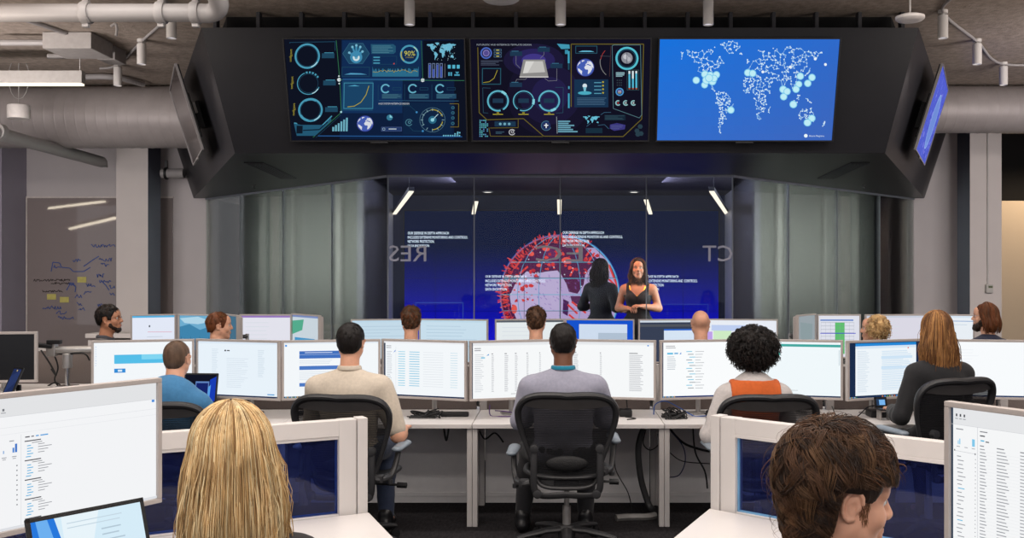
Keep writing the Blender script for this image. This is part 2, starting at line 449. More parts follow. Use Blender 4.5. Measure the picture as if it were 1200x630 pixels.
class Person:
    def __init__(s, label, loc, yaw, j, skin, group=None, head_yaw=0, head_pitch=0, woman=False, wide=1.0, hs=.0072, scale=1.0, thick=1.0, hands=None, head_roll=0):
        s.root = thing('person', label, 'person', loc, yaw, group); s.root.scale = (scale,) * 3
        s.j, s.woman, s.wide, s.skin, s.thick = j, woman, wide, skin, thick
        s.HM = Matrix.Translation(j['head']) @ Euler((R(head_pitch), R(head_roll), R(head_yaw)), 'ZYX'.replace('ZYX', 'XYZ')).to_matrix().to_4x4()
        f = Field(); torso_prims(f, j, wide * .96, woman)
        for k in 'LR': arm_prims(f, j, k, 0, 1.85, thick); leg_prims(f, j, k)
        n, h = Vector(j['neck']), Vector(j['head'])
        for k in 'LR':
            a = Vector(j['ank' + k]); f.ell(a + Vector((0, .06, -.05)), (.04, .11, .04), .03)
        base = f.mesh(.014)
        g = Field(); g.M = s.HM; head_field(g, True, woman); g.M = Matrix.Identity(4)
        nr = .05 if woman else .058
        g.cap(n - Vector((0, 0, .05)), s.HM @ Vector((0, -.02, -.06)), nr * 1.08, nr, .03)
        hd = g.mesh(hs); ex = [hd]; hands = hands or {}
        for k, sd in (('L', 1), ('R', -1)):
            e, w = Vector(j['el' + k]), Vector(j['wr' + k]); q = Field(); o = hands.get(k, {})
            d = Vector(o.get('dir', (w - e).normalized())); up = Vector(o.get('up', (0, 0, 1)))
            m = lerp(e, w, .55); q.cap(m, w, .0375 * thick, .0285 * thick, .02); hand_field(q, w, d, up, sd * o.get('flip', 1), o.get('curl', .2), .94 if woman else 1.02)
            ex.append(q.mesh(o.get('h', .0055)))
        s.body = np_mesh('body', base, skin, s.root, extra=ex)
    def eyes(s, brow):
        for sd in (-1, 1):
            b = NB(); T = s.HM @ Matrix.Translation((sd * .032, .0735, .004))
            bmesh.ops.create_uvsphere(b, u_segments=14, v_segments=10, radius=.0122, matrix=T); e = finish(b, 'eye', EYEW, s.root, 180)
            b = NB(); lathe(b, [(.0056, 0), (.0045, .0016), (.0005, .002)], 14, M=T @ Matrix.Translation((0, .0113, 0)) @ Matrix.Rotation(R(-90), 4, 'X')); finish(b, 'iris', IRIS, e)
            b = NB(); tube(b, [s.HM @ Vector(p) for p in ((sd * .014, .0955, .021), (sd * .03, .0925, .0255), (sd * .05, .077, .021))], [.0022, .003, .0015], 6); finish(b, 'eyebrow', brow, s.root)
        b = NB(); tube(b, [s.HM @ Vector(p) for p in ((-.022, .0905, -.0655), (-.009, .0985, -.064), (0, .0995, -.0655), (.009, .0985, -.064), (.022, .0905, -.0655))], [.001, .004, .004, .004, .001], 6); finish(b, 'lips', LIP, s.root)
    def shirt(s, name, m, sleeve=2.0, infl=.013, h=.011, label=None, collar=None, wr=.006, bottom=True, neckcut=None):
        f = Field(); torso_prims(f, s.j, s.wide, s.woman)
        if sleeve:
            for k in 'LR': arm_prims(f, s.j, k, 0, sleeve, s.thick * 1.04)
        cl = [lambda X, Y, Z: (s.j['pelvis'][2] - .06) - Z]
        if neckcut: cl.append(lambda X, Y, Z: Z - neckcut(X, Y))
        o = np_mesh(name, f.mesh(h, infl, clips=cl), m, s.root, wr, 9, (1, 1, .55))
        if label: o['label'] = label
        if collar:
            n = Vector(s.j['neck']); b = NB(); rr = .067 if not s.woman else .06
            ring = [n + Vector((rr * math.sin(a), rr * 1.05 * math.cos(a) + .004, .016 + (-.030 * max(0, math.cos(a)) ** 2))) for a in [2 * math.pi * i / 28 for i in range(28)]]
            tube(b, ring, .0085, 8, closed=True, flat=(1.1, 1.9)); finish(b, 'collar', collar, o)
        return o
    def trousers(s, m, h=.014):
        f = Field(); f.ell(s.j['pelvis'], (.172 * s.wide, .125, .105), .05)
        for k in 'LR': leg_prims(f, s.j, k)
        z1 = s.j['pelvis'][2] + .06
        np_mesh('trousers', f.mesh(h, .014, clips=[lambda X, Y, Z: Z - z1 - 0 * X]), m, s.root, .006, 8)
    def shoes(s, m):
        for k in 'LR':
            a = Vector(s.j['ank' + k]); f = Field(); f.cap(a + Vector((0, -.045, -.055)), a + Vector((0, .15, -.06)), .044, .038, .03); f.cap(a + Vector((0, -.02, .01)), a + Vector((0, .0, -.04)), .05, .052, .03)
            z = a.z - .10; np_mesh('shoe', f.mesh(.009, clips=[lambda X, Y, Z: z - Z + 0 * X]), m, s.root)
    # hair ------------------------------------------------
    def cap_hair(s, m, thick=.014, front=.062, side=-.002, nape=-.075, top=.0, h=.0075, amt=.006, sc=34, strands=None, stretch=(1, 1, .6), seed=1, slen=.02, back=0, burn=True, sr=.0009, neck=0):
        w = .94 if s.woman else 1; f = Field()
        f.ell((0, -.014 - back * .5, .028 + top * .5), (.076 * w + thick, .094 + thick + back * .5, .086 + thick + top * .5), .01)
        f.ell((0, -.03, -.02), (.066 * w + thick * .6, .07 + thick * .6, .07), .03)
        if neck: f.ell((0, -.048, -.095), (.062 + neck, .05 + neck, .085), .03)
        def line(X, Y, Z):     # the hairline: over the forehead, round the ears, down to the nape
            zl = np.where(Y > .035, front + (np.abs(X) > .05) * 0, np.where(Y > .008, (side - .02 if burn else side) + 0 * Y, np.where(Y > -.038, side + .016 + 0 * Y, side + (nape - side) * np.clip((-Y - .02) / .05, 0, 1))))
            zl = np.where(Y > .035, side + (front - side) * np.clip((Y - .035) / .03, 0, 1), zl)
            return (zl - Z) * .9
        o = np_mesh('hair', f.mesh(h, clips=[line]), m, None, amt, sc, stretch)
        o.data.transform(s.HM); o.parent = s.root
        if strands:
            rng = random.Random(seed); V = o.data.vertices; b = NB(); I = s.HM.inverted(); Rr = s.HM.to_3x3()
            for i in range(strands):
                v = V[rng.randrange(len(V))]; loc = I @ v.co; nn = Rr.inverted() @ v.normal
                if nn.dot(Vector((0, .2, .6)) - loc) < -1.5: continue
                d = Vector((loc.x * 1.5, -.6 if loc.y < .03 else .7, -.5 - (.09 - loc.z) * 5)); d += Vector([rng.uniform(-.5, .5) for _ in range(3)])
                d = (d - nn * d.dot(nn)).normalized(); L = slen * rng.uniform(.5, 1.2); cu = Vector([rng.uniform(-1, 1) for _ in range(3)]) * .35
                p = loc - nn * .003; pts = []
                for q in range(5):
                    t = q / 4; pts.append(s.HM @ (p + d * L * t + nn * (.007 * math.sin(t * 2.2)) + cu * L * t * t * .6 + nn * .002))
                tube(b, pts, [sr * 1.1, sr * 1.3, sr * 1.2, sr * .9, sr * .3], 3, caps=False)
            finish(b, 'hair_lock', m, o, 180)
        return o
    def lay_hair(s, ms, locks=260, per=9, slen=.06, thick=.02, top=.01, back=.01, front=.06, side=.0, nape=-.09, swirl=.5, r=.0011, seed=2, lift=.05, jit=.007, curl=.25):
        """Locks combed away from the crown, lying on the head and closing to a tip."""
        rng = random.Random(seed); w = .94 if s.woman else 1
        c = Vector((0, -.014 - back * .5, .028 + top * .5)); rad = Vector((.076 * w + thick, .094 + thick + back * .5, .086 + thick + top * .5)) * .985
        pole = Vector((.12, -.42, .9)).normalized(); bs = [NB() for _ in ms]
        def hl(y): return front if y > .05 else (side + .008 if y > -.03 else side + (nape - side) * min(1, (-y - .03) / .05))
        def on(p, k):
            q = p - c; q = Vector((q.x / rad.x, q.y / rad.y, q.z / rad.z))
            if q.z < -.3 and q.y < .3:
                h = Vector((q.x, q.y, 0)).normalized() * .954 * k; dp = (-.3 - q.z) * rad.z; h *= max(.55, 1 - 2.6 * dp); return c + Vector((h.x * rad.x, h.y * rad.y, q.z * rad.z))
            q.normalize(); return c + Vector((q.x * rad.x, q.y * rad.y, q.z * rad.z)) * k
        done = 0
        while done < locks:
            d = Vector((rng.gauss(0, 1), rng.gauss(0, 1), rng.gauss(0, 1))).normalized(); p0 = c + Vector((d.x * rad.x, d.y * rad.y, d.z * rad.z))
            if p0.z < hl(p0.y) + .012: continue
            done += 1; L = slen * rng.uniform(.65, 1.15); sw = swirl * rng.uniform(.2, 1.6) * rng.choice((1, 1, 1, -.6)); lf = lift * rng.uniform(.3, 1.3); bend = rng.uniform(-curl, curl); mi = rng.randrange(len(ms))
            for q in range(per):
                off = Vector([rng.uniform(-1, 1) for _ in range(3)]) * jit; p = on(p0 + off, 1); pts = [s.HM @ on(p, .96)]; m_ = 7
                for k in range(1, m_ + 1):
                    t = k / m_; nn = (p - c).normalized(); tg = nn - pole; tg = tg - nn * tg.dot(nn)
                    if tg.length < .05: tg = nn.orthogonal()
                    tg.normalize(); tg = tg + nn.cross(tg) * (sw + bend * 3 * t) + Vector((0, 0, -.5 * t)); tg = (tg - nn * tg.dot(nn)).normalized()
                    p = p + tg * L / m_ - off * .55 / m_; p = on(p, 1)
                    if abs(p.x) > .055 and -.042 < p.y < .036 and p.z < side + .034 or p.y >= .036 and p.z < front - .012: break
                    pts.append(s.HM @ on(p, 1 + lf * math.sin(t * 2.4) + rng.uniform(-.004, .004)))
                if len(pts) < 3: continue
                rr = r * rng.uniform(.7, 1.3); tube(bs[mi], pts, [rr, rr, rr, rr, rr * .95, rr * .85, rr * .6, rr * .2][-len(pts):], 4, caps=False)
        for b, m in zip(bs, ms): finish(b, 'hair_lock', m, s.root, 180)
    def long_hair(s, ms, length=.34, n=900, seed=3, front=48, thick=.02, spread=1.0, r=.0021, wave=.004, part=.012, swing=0, ends=.05, back_y=0, gap=()):
        """Strands from the parting over the skull, then hanging: one lock mesh over a solid under-layer."""
        rng = random.Random(seed); w = .94 if s.woman else 1
        rx, ry, rz = .076 * w + thick, .094 + thick, .086 + thick; c = Vector((0, -.014, .028))
        f = Field(); f.ell(c, (rx - .006, ry - .006, rz - .006), .01)
        for i in range(6):
            t = i / 5; f.ell((0, -.045 - .012 * t + back_y * t, -.02 - (length - .06) * t * .92), ((rx - .010) * (1 + .10 * t) * (1 if t < .9 else .9), .050 - .012 * t, .055), .035)
        def face(X, Y, Z): return np.minimum(Y - (.005 + .75 * (Z - .03).clip(0)), (.062 - Z) * .9 + .0) if False else np.where(Z < .06, (Y - .02), -1) * .9
        o = np_mesh('hair', f.mesh(.009, clips=[face]), ms[0], None, .006, 26, (1, 1, .12)); o.data.transform(s.HM); o.parent = s.root
        bs = [NB() for _ in ms]
        for i in range(n):
            if i % 11 == 0: g_az = rng.uniform(front, 360 - front); g_ph = rng.uniform(0, 6.28); g_fq = rng.uniform(4, 9); g_wv = wave * rng.uniform(.4, 1.5); g_lay = rng.uniform(-.007, .004); g_L = length * rng.uniform(.84, 1.04); g_sp = rng.uniform(.75, 1.2)
            az = R(min(max(g_az + rng.gauss(0, 3.2), front), 360 - front)) + R(90)      # measured from the face, round the back
            th0 = rng.uniform(.02, 1.25); L = g_L * rng.uniform(.95, 1.03); pts = []; lay = g_lay + rng.uniform(-.003, .003)
            ph = g_ph + rng.uniform(-.3, .3); fq = g_fq; wv = g_wv * (1 if rng.random() > .04 else 3.2)
            th = th0
            while th < 1.62:
                d = Vector((math.cos(az) * math.sin(th), math.sin(az) * math.sin(th), math.cos(th)))
                pts.append(c + Vector((d.x * (rx + lay), d.y * (ry + lay), d.z * (rz + lay)))); th += .2
            e = c + Vector((math.cos(az) * (rx + lay), math.sin(az) * (ry + lay), -.01)); out = Vector((e.x, e.y - c.y, 0)).normalized(); zend = -L
            m_ = 9
            for q in range(1, m_ + 1):
                t = q / m_; z = e.z + (zend - e.z) * t
                p = Vector((e.x * (1 + (.16 * math.sin(t * 2.4)) * spread * g_sp - .10 * t * t) , e.y + (-.02 * math.sin(t * 3.0) + back_y * t), z))
                if p.y > -.02: p.y -= .03 * t
                p += out * wv * math.sin(fq * t + ph) + Vector((rng.uniform(-1, 1), rng.uniform(-1, 1), 0)) * .0018 * t + Vector((swing * t * t, 0, 0))
                pts.append(p)
            k = len(pts); b = bs[rng.randrange(len(ms))]; rr = r * rng.uniform(.6, 1.25)
            tube(b, [s.HM @ p for p in pts], [rr * (1 - .75 * (q / (k - 1)) ** 3) for q in range(k)], 4, caps=False)
        for b, m in zip(bs, ms): finish(b, 'hair_strand', m, o, 180)
        return o
    def curly(s, ms, rad=.125, n=700, size=.016, seed=5, zc=.03, yc=-.03, low=-.1, loops=1.5, r=.0022, squash=1.0, shell=.92):
        rng = random.Random(seed); f = Field(); f.ell((0, yc, zc), (rad * shell, rad * shell * .98, rad * shell * .98 * squash), .01)
        def face(X, Y, Z): return np.minimum(Y - .03, .085 - Z)
        o = np_mesh('hair', f.mesh(.009, clips=[face]), ms[0], None, .02, 22); o.data.transform(s.HM); o.parent = s.root
        bs = [NB() for _ in ms]
        for i in range(n):
            d = Vector((rng.gauss(0, 1), rng.gauss(0, 1), rng.gauss(0, 1))).normalized()
            p = Vector((0, yc, zc)) + Vector((d.x * rad, d.y * rad, d.z * rad * squash)) * rng.uniform(.86, 1.0)
            if p.y > .05 and p.z < .075: continue
            if p.z < low: continue
            a = d.orthogonal().normalized(); bb = d.cross(a); pts = []; ph = rng.uniform(0, 6.28); sz = size * rng.uniform(.6, 1.2)
            for q in range(9):
                t = q / 8; an = ph + t * 6.28 * loops
                pts.append(s.HM @ (p + d * sz * (t * 1.6 - .5) + (a * math.cos(an) + bb * math.sin(an)) * sz * .45 - Vector((0, 0, sz * t * t))))
            tube(bs[rng.randrange(len(ms))], pts, [r, r, r, r, r, r, r, r * .7, r * .3], 4, caps=False)
        for b, m in zip(bs, ms): finish(b, 'hair_lock', m, o, 180)
        return o
    def beard(s, m, thick=.008, h=.006, amt=.004, start=(.050, .020, -.058), r0=.0225):
        f = Field()
        for sd in (-1, 1): f.cap((sd * start[0], start[1], start[2]), (sd * .014, .062, -.1), r0 + thick, .021 + thick, .025)
        f.ell((0, .07, -.106), (.024 + thick, .022 + thick, .02 + thick), .02); f.cap((-.022, .09, -.048), (.022, .09, -.048), .007, .007, .01)
        o = np_mesh('beard', f.mesh(h, clips=[lambda X, Y, Z: np.minimum(Z + .045 - np.clip((.05 - Y), 0, .04) * 1.1, 1), lambda X, Y, Z: .017 - np.sqrt(X ** 2 * .7 + (Z + .064) ** 2 * 2.6) - (Y < .08)]), m, None, amt, 40)
        o.data.transform(s.HM); o.parent = s.root; return o
    def sideburns(s, m, n=150, seed=4):
        rng = random.Random(seed); b = NB(); bpy.context.view_layer.update()
        for i in range(n):
            sd = rng.choice((-1, 1)); y, z = rng.uniform(.010, .030), rng.uniform(-.040, .02); o = s.HM @ Vector((sd * .15, y, z)); d = s.HM.to_3x3() @ Vector((-sd, 0, 0))
            ok, p, nn, _ = s.body.ray_cast(o, d)
            if not ok: continue
            dn = s.HM.to_3x3() @ Vector((0, rng.uniform(-.3, .6), -1)).normalized(); nn = nn if nn.dot(d) < 0 else -nn
            tube(b, [p - nn * .001, p + dn * .005 + nn * .0022, p + dn * .011 + nn * .0012], [.0007, .0007, .0002], 3, caps=False)
        finish(b, 'sideburn', m, s.root, 180)
    def glasses(s, m):
        b = NB()
        for sd in (-1, 1):
            tube(b, [s.HM @ Vector((sd * .033 + .021 * math.cos(a), .1 - abs(sd * .033 + .021 * math.cos(a)) * .12, .002 + .016 * math.sin(a))) for a in [6.283 * i / 18 for i in range(18)]], .0013, 6, closed=True)
            tube(b, [s.HM @ Vector(p) for p in ((sd * .054, .093, .006), (sd * .077, .07, .008), (sd * .082, -.01, .012))], .0014, 6)
        tube(b, [s.HM @ Vector(p) for p in ((-.012, .099, .006), (0, .104, .009), (.012, .099, .006))], .0013, 6)
        finish(b, 'glasses', m, s.root)
# ---------------------------------------------------------------- the setting
CARPET = mat('carpet', (44, 42, 44), .95, var=.35, scale=60, bump=.5, bscale=220, spec=.1, stretch=(1, .25, 1))
CONC = mat('concrete', (150, 138, 128), .9, var=.2, scale=14, bump=.7, bscale=38, spec=.1)
WALLM = mat('wall_paint', (196, 190, 190), .8, var=.02, scale=3)
WALLP = mat('wall_paint_mauve', (160, 155, 168), .8, var=.02, scale=3)
COLM = mat('column_paint', (205, 198, 194), .75, var=.02, scale=3)
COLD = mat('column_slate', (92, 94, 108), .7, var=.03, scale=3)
BEIGE = mat('beige_paint', (206, 190, 168), .8, var=.02, scale=2)
BLACKP = mat('black_panel', (35, 35, 39), .42, var=.05, scale=6, spec=.3)
DARK = mat('painted_dark', (14, 14, 15), .9, var=.1)
NAVY = mat('navy_wall', (26, 32, 60), .6, var=.05, scale=3)
GREYW = mat('grey_interior', (138, 140, 136), .8, var=.03, scale=2)
WHITEM = mat('white_metal', (196, 192, 188), .45, var=.02, scale=6)
PIPEM = mat('pipe_paint', (150, 146, 145), .5, var=.03, scale=6)
DUCTM = mat('duct_metal', (150, 143, 141), .5, metal=.15, var=.06, scale=6)
BLK = mat('black_plastic', (22, 22, 24), .45, var=.1)
ALU = mat('aluminium', (178, 176, 174), .35, metal=.7, var=.04)
CEIL = 4.2
b = NB(); box(b, (-4, 7, -.05), (27, 24, .1)); struct('floor', b, CARPET, 'dark charcoal ribbed carpet under the desks')
b = NB(); box(b, (-4, 7, CEIL + .1), (27, 24, .2)); struct('ceiling', b, CONC, 'raw concrete ceiling slab')
b = NB(); box(b, (-8.17, 14.86, 2.1), (.2, .88, 4.2)); struct('wall_left', b, WALLP, 'mauve grey side wall')
b = NB(); box(b, (-17.1, 7, 2.1), (.2, 24, 4.2)); box(b, (-12.6, 15.3, 2.1), (8.8, .1, 4.2)); struct('wall_open_office', b, WALLP, 'walls of the open office beside the room')
b = NB(); box(b, (-6.72, 15.2, 2.1), (2.75, .2, 4.2)); struct('wall_back_left', b, WALLM, 'pale wall carrying the glass writing board')
b = NB(); box(b, (5.9, 15.2, 2.1), (1.1, .2, 4.2)); struct('wall_back_right', b, WALLM, 'pale wall beside the slate column')
b = NB(); box(b, (8.3, 17.3, 1.5), (4.6, .2, 3.02)); struct('wall_beyond', b, BEIGE, 'warm beige wall beyond the opening')
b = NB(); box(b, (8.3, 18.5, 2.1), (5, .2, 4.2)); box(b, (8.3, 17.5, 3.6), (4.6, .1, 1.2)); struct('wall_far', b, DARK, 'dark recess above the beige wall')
b = NB(); box(b, (9.3, 7, 2.1), (.2, 24, 4.2)); struct('wall_right', b, WALLP, 'mauve grey wall out of shot')
for sx, n in ((-1, 'left'), (1, 'right')):      # square columns: pale faces, slate inner side
    x0, x1 = 5.90, 6.36
    b = NB(); box(b, (sx * (x0 + x1) / 2, 14.53, 2.1), (x1 - x0, .46, 4.2), .008)
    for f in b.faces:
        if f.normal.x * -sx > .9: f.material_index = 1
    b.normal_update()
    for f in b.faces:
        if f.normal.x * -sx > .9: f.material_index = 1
    struct('wall_column_' + n, b, [COLM, COLD], 'square column with pale face and slate side')
    b = NB(); box(b, (sx * (x0 + x1) / 2, 14.285, .06), (x1 - x0 + .02, .02, .12)); struct('baseboard_' + n, b, WHITEM, 'column baseboard')
# black soffit carrying the screens
DY = .09
SO_B = [(-3.12, 9.5 + DY), (3.14, 9.5 + DY), (5.53, 15.07), (5.44, 15.22), (2.05, 11.72), (-2.02, 11.72), (-5.44, 15.22), (-5.53, 15.07)]
SO_T = [(-3.32, 9.155 + DY), (3.34, 9.155 + DY), (5.88, 15.0), (5.7, 15.22), (2.05, 11.72), (-2.02, 11.72), (-5.7, 15.22), (-5.88, 15.0)]
ZB, ZT = 2.888, 4.01
b = NB(); A = [b.verts.new((x, y, ZB)) for x, y in SO_B]; B = [b.verts.new((x, y, ZT)) for x, y in SO_T]
b.faces.new(A[::-1]); b.faces.new(B)
for i in range(8): b.faces.new((A[i], A[(i + 1) % 8], B[(i + 1) % 8], B[i]))
bmesh.ops.recalc_face_normals(b, faces=b.faces[:])
struct('ceiling_soffit', b, BLACKP, 'black faceted soffit carrying the wall screens', 0)
b = NB()       # black block painted as the shade inside the slot over the soffit
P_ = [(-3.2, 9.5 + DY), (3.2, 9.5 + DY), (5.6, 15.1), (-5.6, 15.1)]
prism(b, P_, ZT + .001, CEIL - .001); struct('ceiling_slot_shade', b, DARK, 'black block standing for shade between soffit and slab', 0)
b = NB()
for i in range(17):
    x = -3.25 + 6.5 * i / 16; box(b, (x, 9.36 + DY, (ZT + CEIL) / 2), (.035, .09, CEIL - ZT), .004)
for sx in (-1, 1):
    for i in range(1, 9):
        t = i / 9; box(b, (sx * (3.25 + 2.4 * t), 9.5 + 5.3 * t, (ZT + CEIL) / 2), (.09, .05, CEIL - ZT), .004)
struct('ceiling_studs', b, mat('stud_grey', (52, 52, 56), .6), 'steel studs in the slot over the soffit')
def vent(loc, rz, label):
    t = thing('ceiling_vent', label, 'vent', loc, rz, 'linear vents under the soffit')
    b = NB(); box(b, (0, 0, -.006), (.2, 1.65, .012), .003); finish(b, 'vent_frame', mat('vent_black', (24, 24, 26), .5), t)
    b = NB()
    for i in range(5): box(b, (-.07 + .035 * i, 0, -.014), (.012, 1.58, .01))
    finish(b, 'slat', mat('vent_slat', (50, 50, 54), .5), t)
vent((-3.21, 11.15, ZB - .001), R(3), 'dark slotted vent under the soffit near the writing board')
vent((3.17, 11.15, ZB - .001), R(-3), 'dark slotted vent under the soffit near the column with a control box')
for x, lb in ((-3.95, 'small sprinkler head under the soffit near the writing board'), (3.95, 'small sprinkler head under the soffit near the control box column')):
    t = thing('ceiling_sprinkler', lb, 'sprinkler', (x, 12.9, ZB), 0, 'sprinkler heads')
    b = NB(); lathe(b, [(.03, -.001), (.03, -.008), (.012, -.01), (.01, -.03)], 14); finish(b, 'body', mat('sprinkler_dark', (40, 40, 42), .4), t)
    b = NB(); lathe(b, [(.004, -.028), (.022, -.045), (.022, -.049)], 14); finish(b, 'deflector', mat('sprinkler_dark', (40, 40, 42), .4), t)
# ---------------- the glass room
GL = glass('room_glass', (240, 243, 246), .3)
GLS = glass('facet_glass', (230, 233, 232), .9)
STEEL = mat('seal_grey', (120, 124, 132), .4)
gl = [(-5.44, 15.2), (-2.0, 11.65), (2.03, 11.65), (5.47, 15.2)]
n_ = 1
for a, c_, k, gm in ((gl[0], gl[1], 4, GLS), (gl[1], gl[2], 4, GL), (gl[2], gl[3], 4, GLS)):
    d = Vector((c_[0] - a[0], c_[1] - a[1])); L = d.length; u = d / L; ang = math.atan2(d.y, d.x)
    for i in range(k):
        m0 = Vector(a) + d * ((i + .5) / k); b = NB(); box(b, (m0.x, m0.y, ZB / 2), (L / k - .012, .012, ZB), rz=ang)
        struct('window_%d' % n_, b, gm, 'full height glass panel of the meeting room'); n_ += 1
    b = NB()
    for i in range(k + 1):
        m0 = Vector(a) + d * (i / k); box(b, (m0.x, m0.y, ZB / 2), (.012, .014, ZB), rz=ang)
    m0 = Vector(a) + d * .5
    box(b, (m0.x, m0.y - .0, ZB - .012), (L, .03, .024), rz=ang); box(b, (m0.x, m0.y, .012), (L, .03, .024), rz=ang)
    struct('trim_%d' % (n_ // 4), b, STEEL, 'grey glazing seals and rails', 0)
# interior shell
b = NB(); prism(b, [(-5.4, 15.3), (-2.0, 11.76), (2.03, 11.76), (5.4, 15.3), (5.4, 17.6), (-5.4, 17.6)], 3.1, 3.2); struct('ceiling_inner', b, mat('inner_ceiling', (58, 54, 62), .7, var=.05), 'dark meeting room ceiling')
b = NB(); prism(b, [(-5.4, 15.25), (-1.98, 11.7), (2.0, 11.7), (5.4, 15.25), (5.4, 17.6), (-5.4, 17.6)], .0, .13); struct('floor_inner', b, CARPET, 'raised meeting room floor')
b = NB(); box(b, (0, 17.25, 1.6), (6.2, .2, 3.2)); struct('wall_screen_side', b, NAVY, 'navy wall around the video wall')
for sx, n in ((-1, 'left'), (1, 'right')):
    b = NB(); quadbox(b, (sx * 2.86, 17.2, .1), (sx * 2.62, 13.3, .1), (sx * 2.62, 13.3, 3.1), (sx * 2.86, 17.2, 3.1), (sx, 0, 0), .08); struct('wall_inner_' + n, b, mat('inner_side', (170, 170, 180), .7), 'meeting room side wall')
    b = NB(); quadbox(b, (sx * 2.62, 13.3, .1), (sx * 5.2, 16.4, .1), (sx * 5.2, 16.4, 3.1), (sx * 2.62, 13.3, 3.1), (0, 1, 0), .08); struct('wall_lobby_' + n, b, GREYW, 'grey wall behind the side glazing')
    b = NB()
    q0, q1 = Vector((sx * 2.62, 13.3)), Vector((sx * 5.2, 16.4))
    for t, w in ((.16, .12), (.52, .05), (.8, .16)):
        p = q0.lerp(q1, t); box(b, (p.x, p.y - .04, 1.55), (w, .06, 2.9), rz=math.atan2(3.1, sx * 2.58))
    struct('trim_lobby_' + n, b, mat('pale_trim', (176, 176, 172), .6), 'pale upright trims on the lobby wall')
# mirrored grey words on the glass
LETTER = mat('lettering_grey', (176, 176, 190), .7)
for txt, x0, x1, lb in (('RES', X_(455, 11.6), X_(499, 11.6), 'grey mirrored letters RES on the glass'), ('EC', X_(628, 11.6), X_(683, 11.6), 'grey mirrored letters EC on the glass in front of the globe'), ('CT', X_(824, 11.6), X_(859, 11.6), 'grey mirrored letters CT on the glass')):
    c = Canvas(x1 - x0, .2, 100, 20); c.text(0, 20, 18.5, txt, LETTER, w=100, mirror=True); o = c.build('glass_lettering')
    o.location = ((x0 + x1) / 2, 11.64, Z_(306, 11.64)); tag(o, lb, 'lettering', 'mirrored words on the glass')
# glowing bars imitating reflected ceiling lights, and downlights inside
for (xa, ya, xb, yb), lb in zip(((482, 224, 462, 251), (558, 236, 552.5, 261), (655.5, 234, 655.5, 261), (757, 234, 766, 261), (834, 224, 852, 251)), ('slim bar imitating a light reflection nearest the RES letters', 'slim bar imitating a light reflection between RES letters and the globe', 'slim bar imitating a light reflection straight above the globe', 'slim bar imitating a light reflection above the women in the glass room', 'slim bar imitating a light reflection nearest the CT letters')):
    zz = 2.78
    Ya, Yb = (zz - CZ) * F / (CY - ya), (zz - CZ) * F / (CY - yb); pa, pb = Vector((X_(xa, Ya), Ya, zz)), Vector((X_(xb, Yb), Yb, zz)); d = pb - pa
    t = thing('reflection_bar', lb, 'light', (pa + pb) / 2, math.atan2(d.y, d.x), 'bars imitating light reflections in the glass')
    b = NB(); box(b, (0, 0, .03), (d.length, .07, .05), .004); finish(b, 'housing', BLK, t)
    b = NB(); box(b, (0, 0, -.002), (d.length - .02, .062, .014), .002); finish(b, 'diffuser', em((255, 240, 214), 1.5), t)
    b = NB()
    for s in (-.4, .4): tube(b, [(d.length * s, 0, .05), (d.length * s, 0, 3.1 - zz)], .0015, 5)
    finish(b, 'hanger', BLK, t)
for x, lb in ((571.5, 'small round downlight in the glass room nearer the RES letters'), (743, 'small round downlight in the glass room nearer the CT letters')):
    Y = (3.09 - CZ) * F / (CY - 225); t = thing('downlight', lb, 'light', (X_(x, Y), Y, 3.1), 0, 'downlights in the glass room')
    b = NB(); lathe(b, [(.09, 0), (.09, -.012), (.065, -.014)], 20); finish(b, 'trim_ring', ALU, t)
    b = NB(); lathe(b, [(.062, -.0145), (.02, -.0165)], 20); finish(b, 'lens', em((255, 246, 230), 1.5), t)
# ---------------------------------------------------------------- ceiling services
def spot(x, Y, lb, zb=None):
    t = thing('spotlight', lb, 'light', (x, Y, CEIL), 0, 'ceiling spotlights')
    b = NB(); lathe(b, [(.045, 0), (.045, -.03), (.014, -.034), (.012, -.05)], 20); finish(b, 'mount', WHITEM, t)
    b = NB(); lathe(b, [(.02, -.045), (.046, -.05), (.047, -.06), (.047, -.262), (.043, -.265), (.041, -.245)], 24); finish(b, 'housing', WHITEM, t)
    b = NB(); lathe(b, [(.0405, -.252), (.02, -.2525)], 24); finish(b, 'lens', em((235, 232, 240), 1.0), t)
    return t
spY = {}
for px, py, lb in ((1105, 12, 'white spotlight nearest the round disc on the ceiling'), (1145, 46, 'white spotlight in the middle of the run by the silver duct'), (1176, 73, 'white spotlight at the far end of the run by the large duct'),
                   (201, 12, 'white spotlight hanging just under the sprinkler pipe elbow'), (166, 46, 'white spotlight between the pipe and the small junction box'), (138, 74, 'white spotlight below the small junction box')):
    Y = (CEIL - CZ) * F / (CY - py); spot(X_(px, Y), Y, lb); spY[px] = (X_(px, Y), Y)
for px, lb in ((480, 'white spotlight above the blue dashboard screen with three rings'), (657, 'white spotlight above the violet dashboard screen'), (830, 'white spotlight above the world map screen')): spot(X_(px, 8.85), 8.85, lb)
def conduit(pts, r, lb, name='conduit', m=PIPEM, cat='conduit', grp=None):
    b = NB(); tube(b, curve_pts(pts, 6), r, 8); o = finish(b, name, m); tag(o, lb, cat, grp); return o
z = CEIL - .02
conduit([(spY[201][0] + .1, spY[201][1] - .5, z), (*spY[201], z), (*spY[166], z), (*spY[138], z), (spY[138][0] - .3, spY[138][1] + .2, z)], .014, 'thin conduit joining the spotlights by the pipe elbow')
conduit([(spY[1105][0] - .1, spY[1105][1] - .6, z), (*spY[1105], z), (*spY[1145], z), (*spY[1176], z), (spY[1176][0] + .8, spY[1176][1] - .1, z)], .014, 'thin conduit joining the spotlights near the round disc')
Pm = at(110, 71, 10.85); conduit([(Pm.x - .5, 10.85, 4.1), (Pm.x - .05, 10.85, 4.1)], .028, 'short grey pipe stub beside the small junction box')
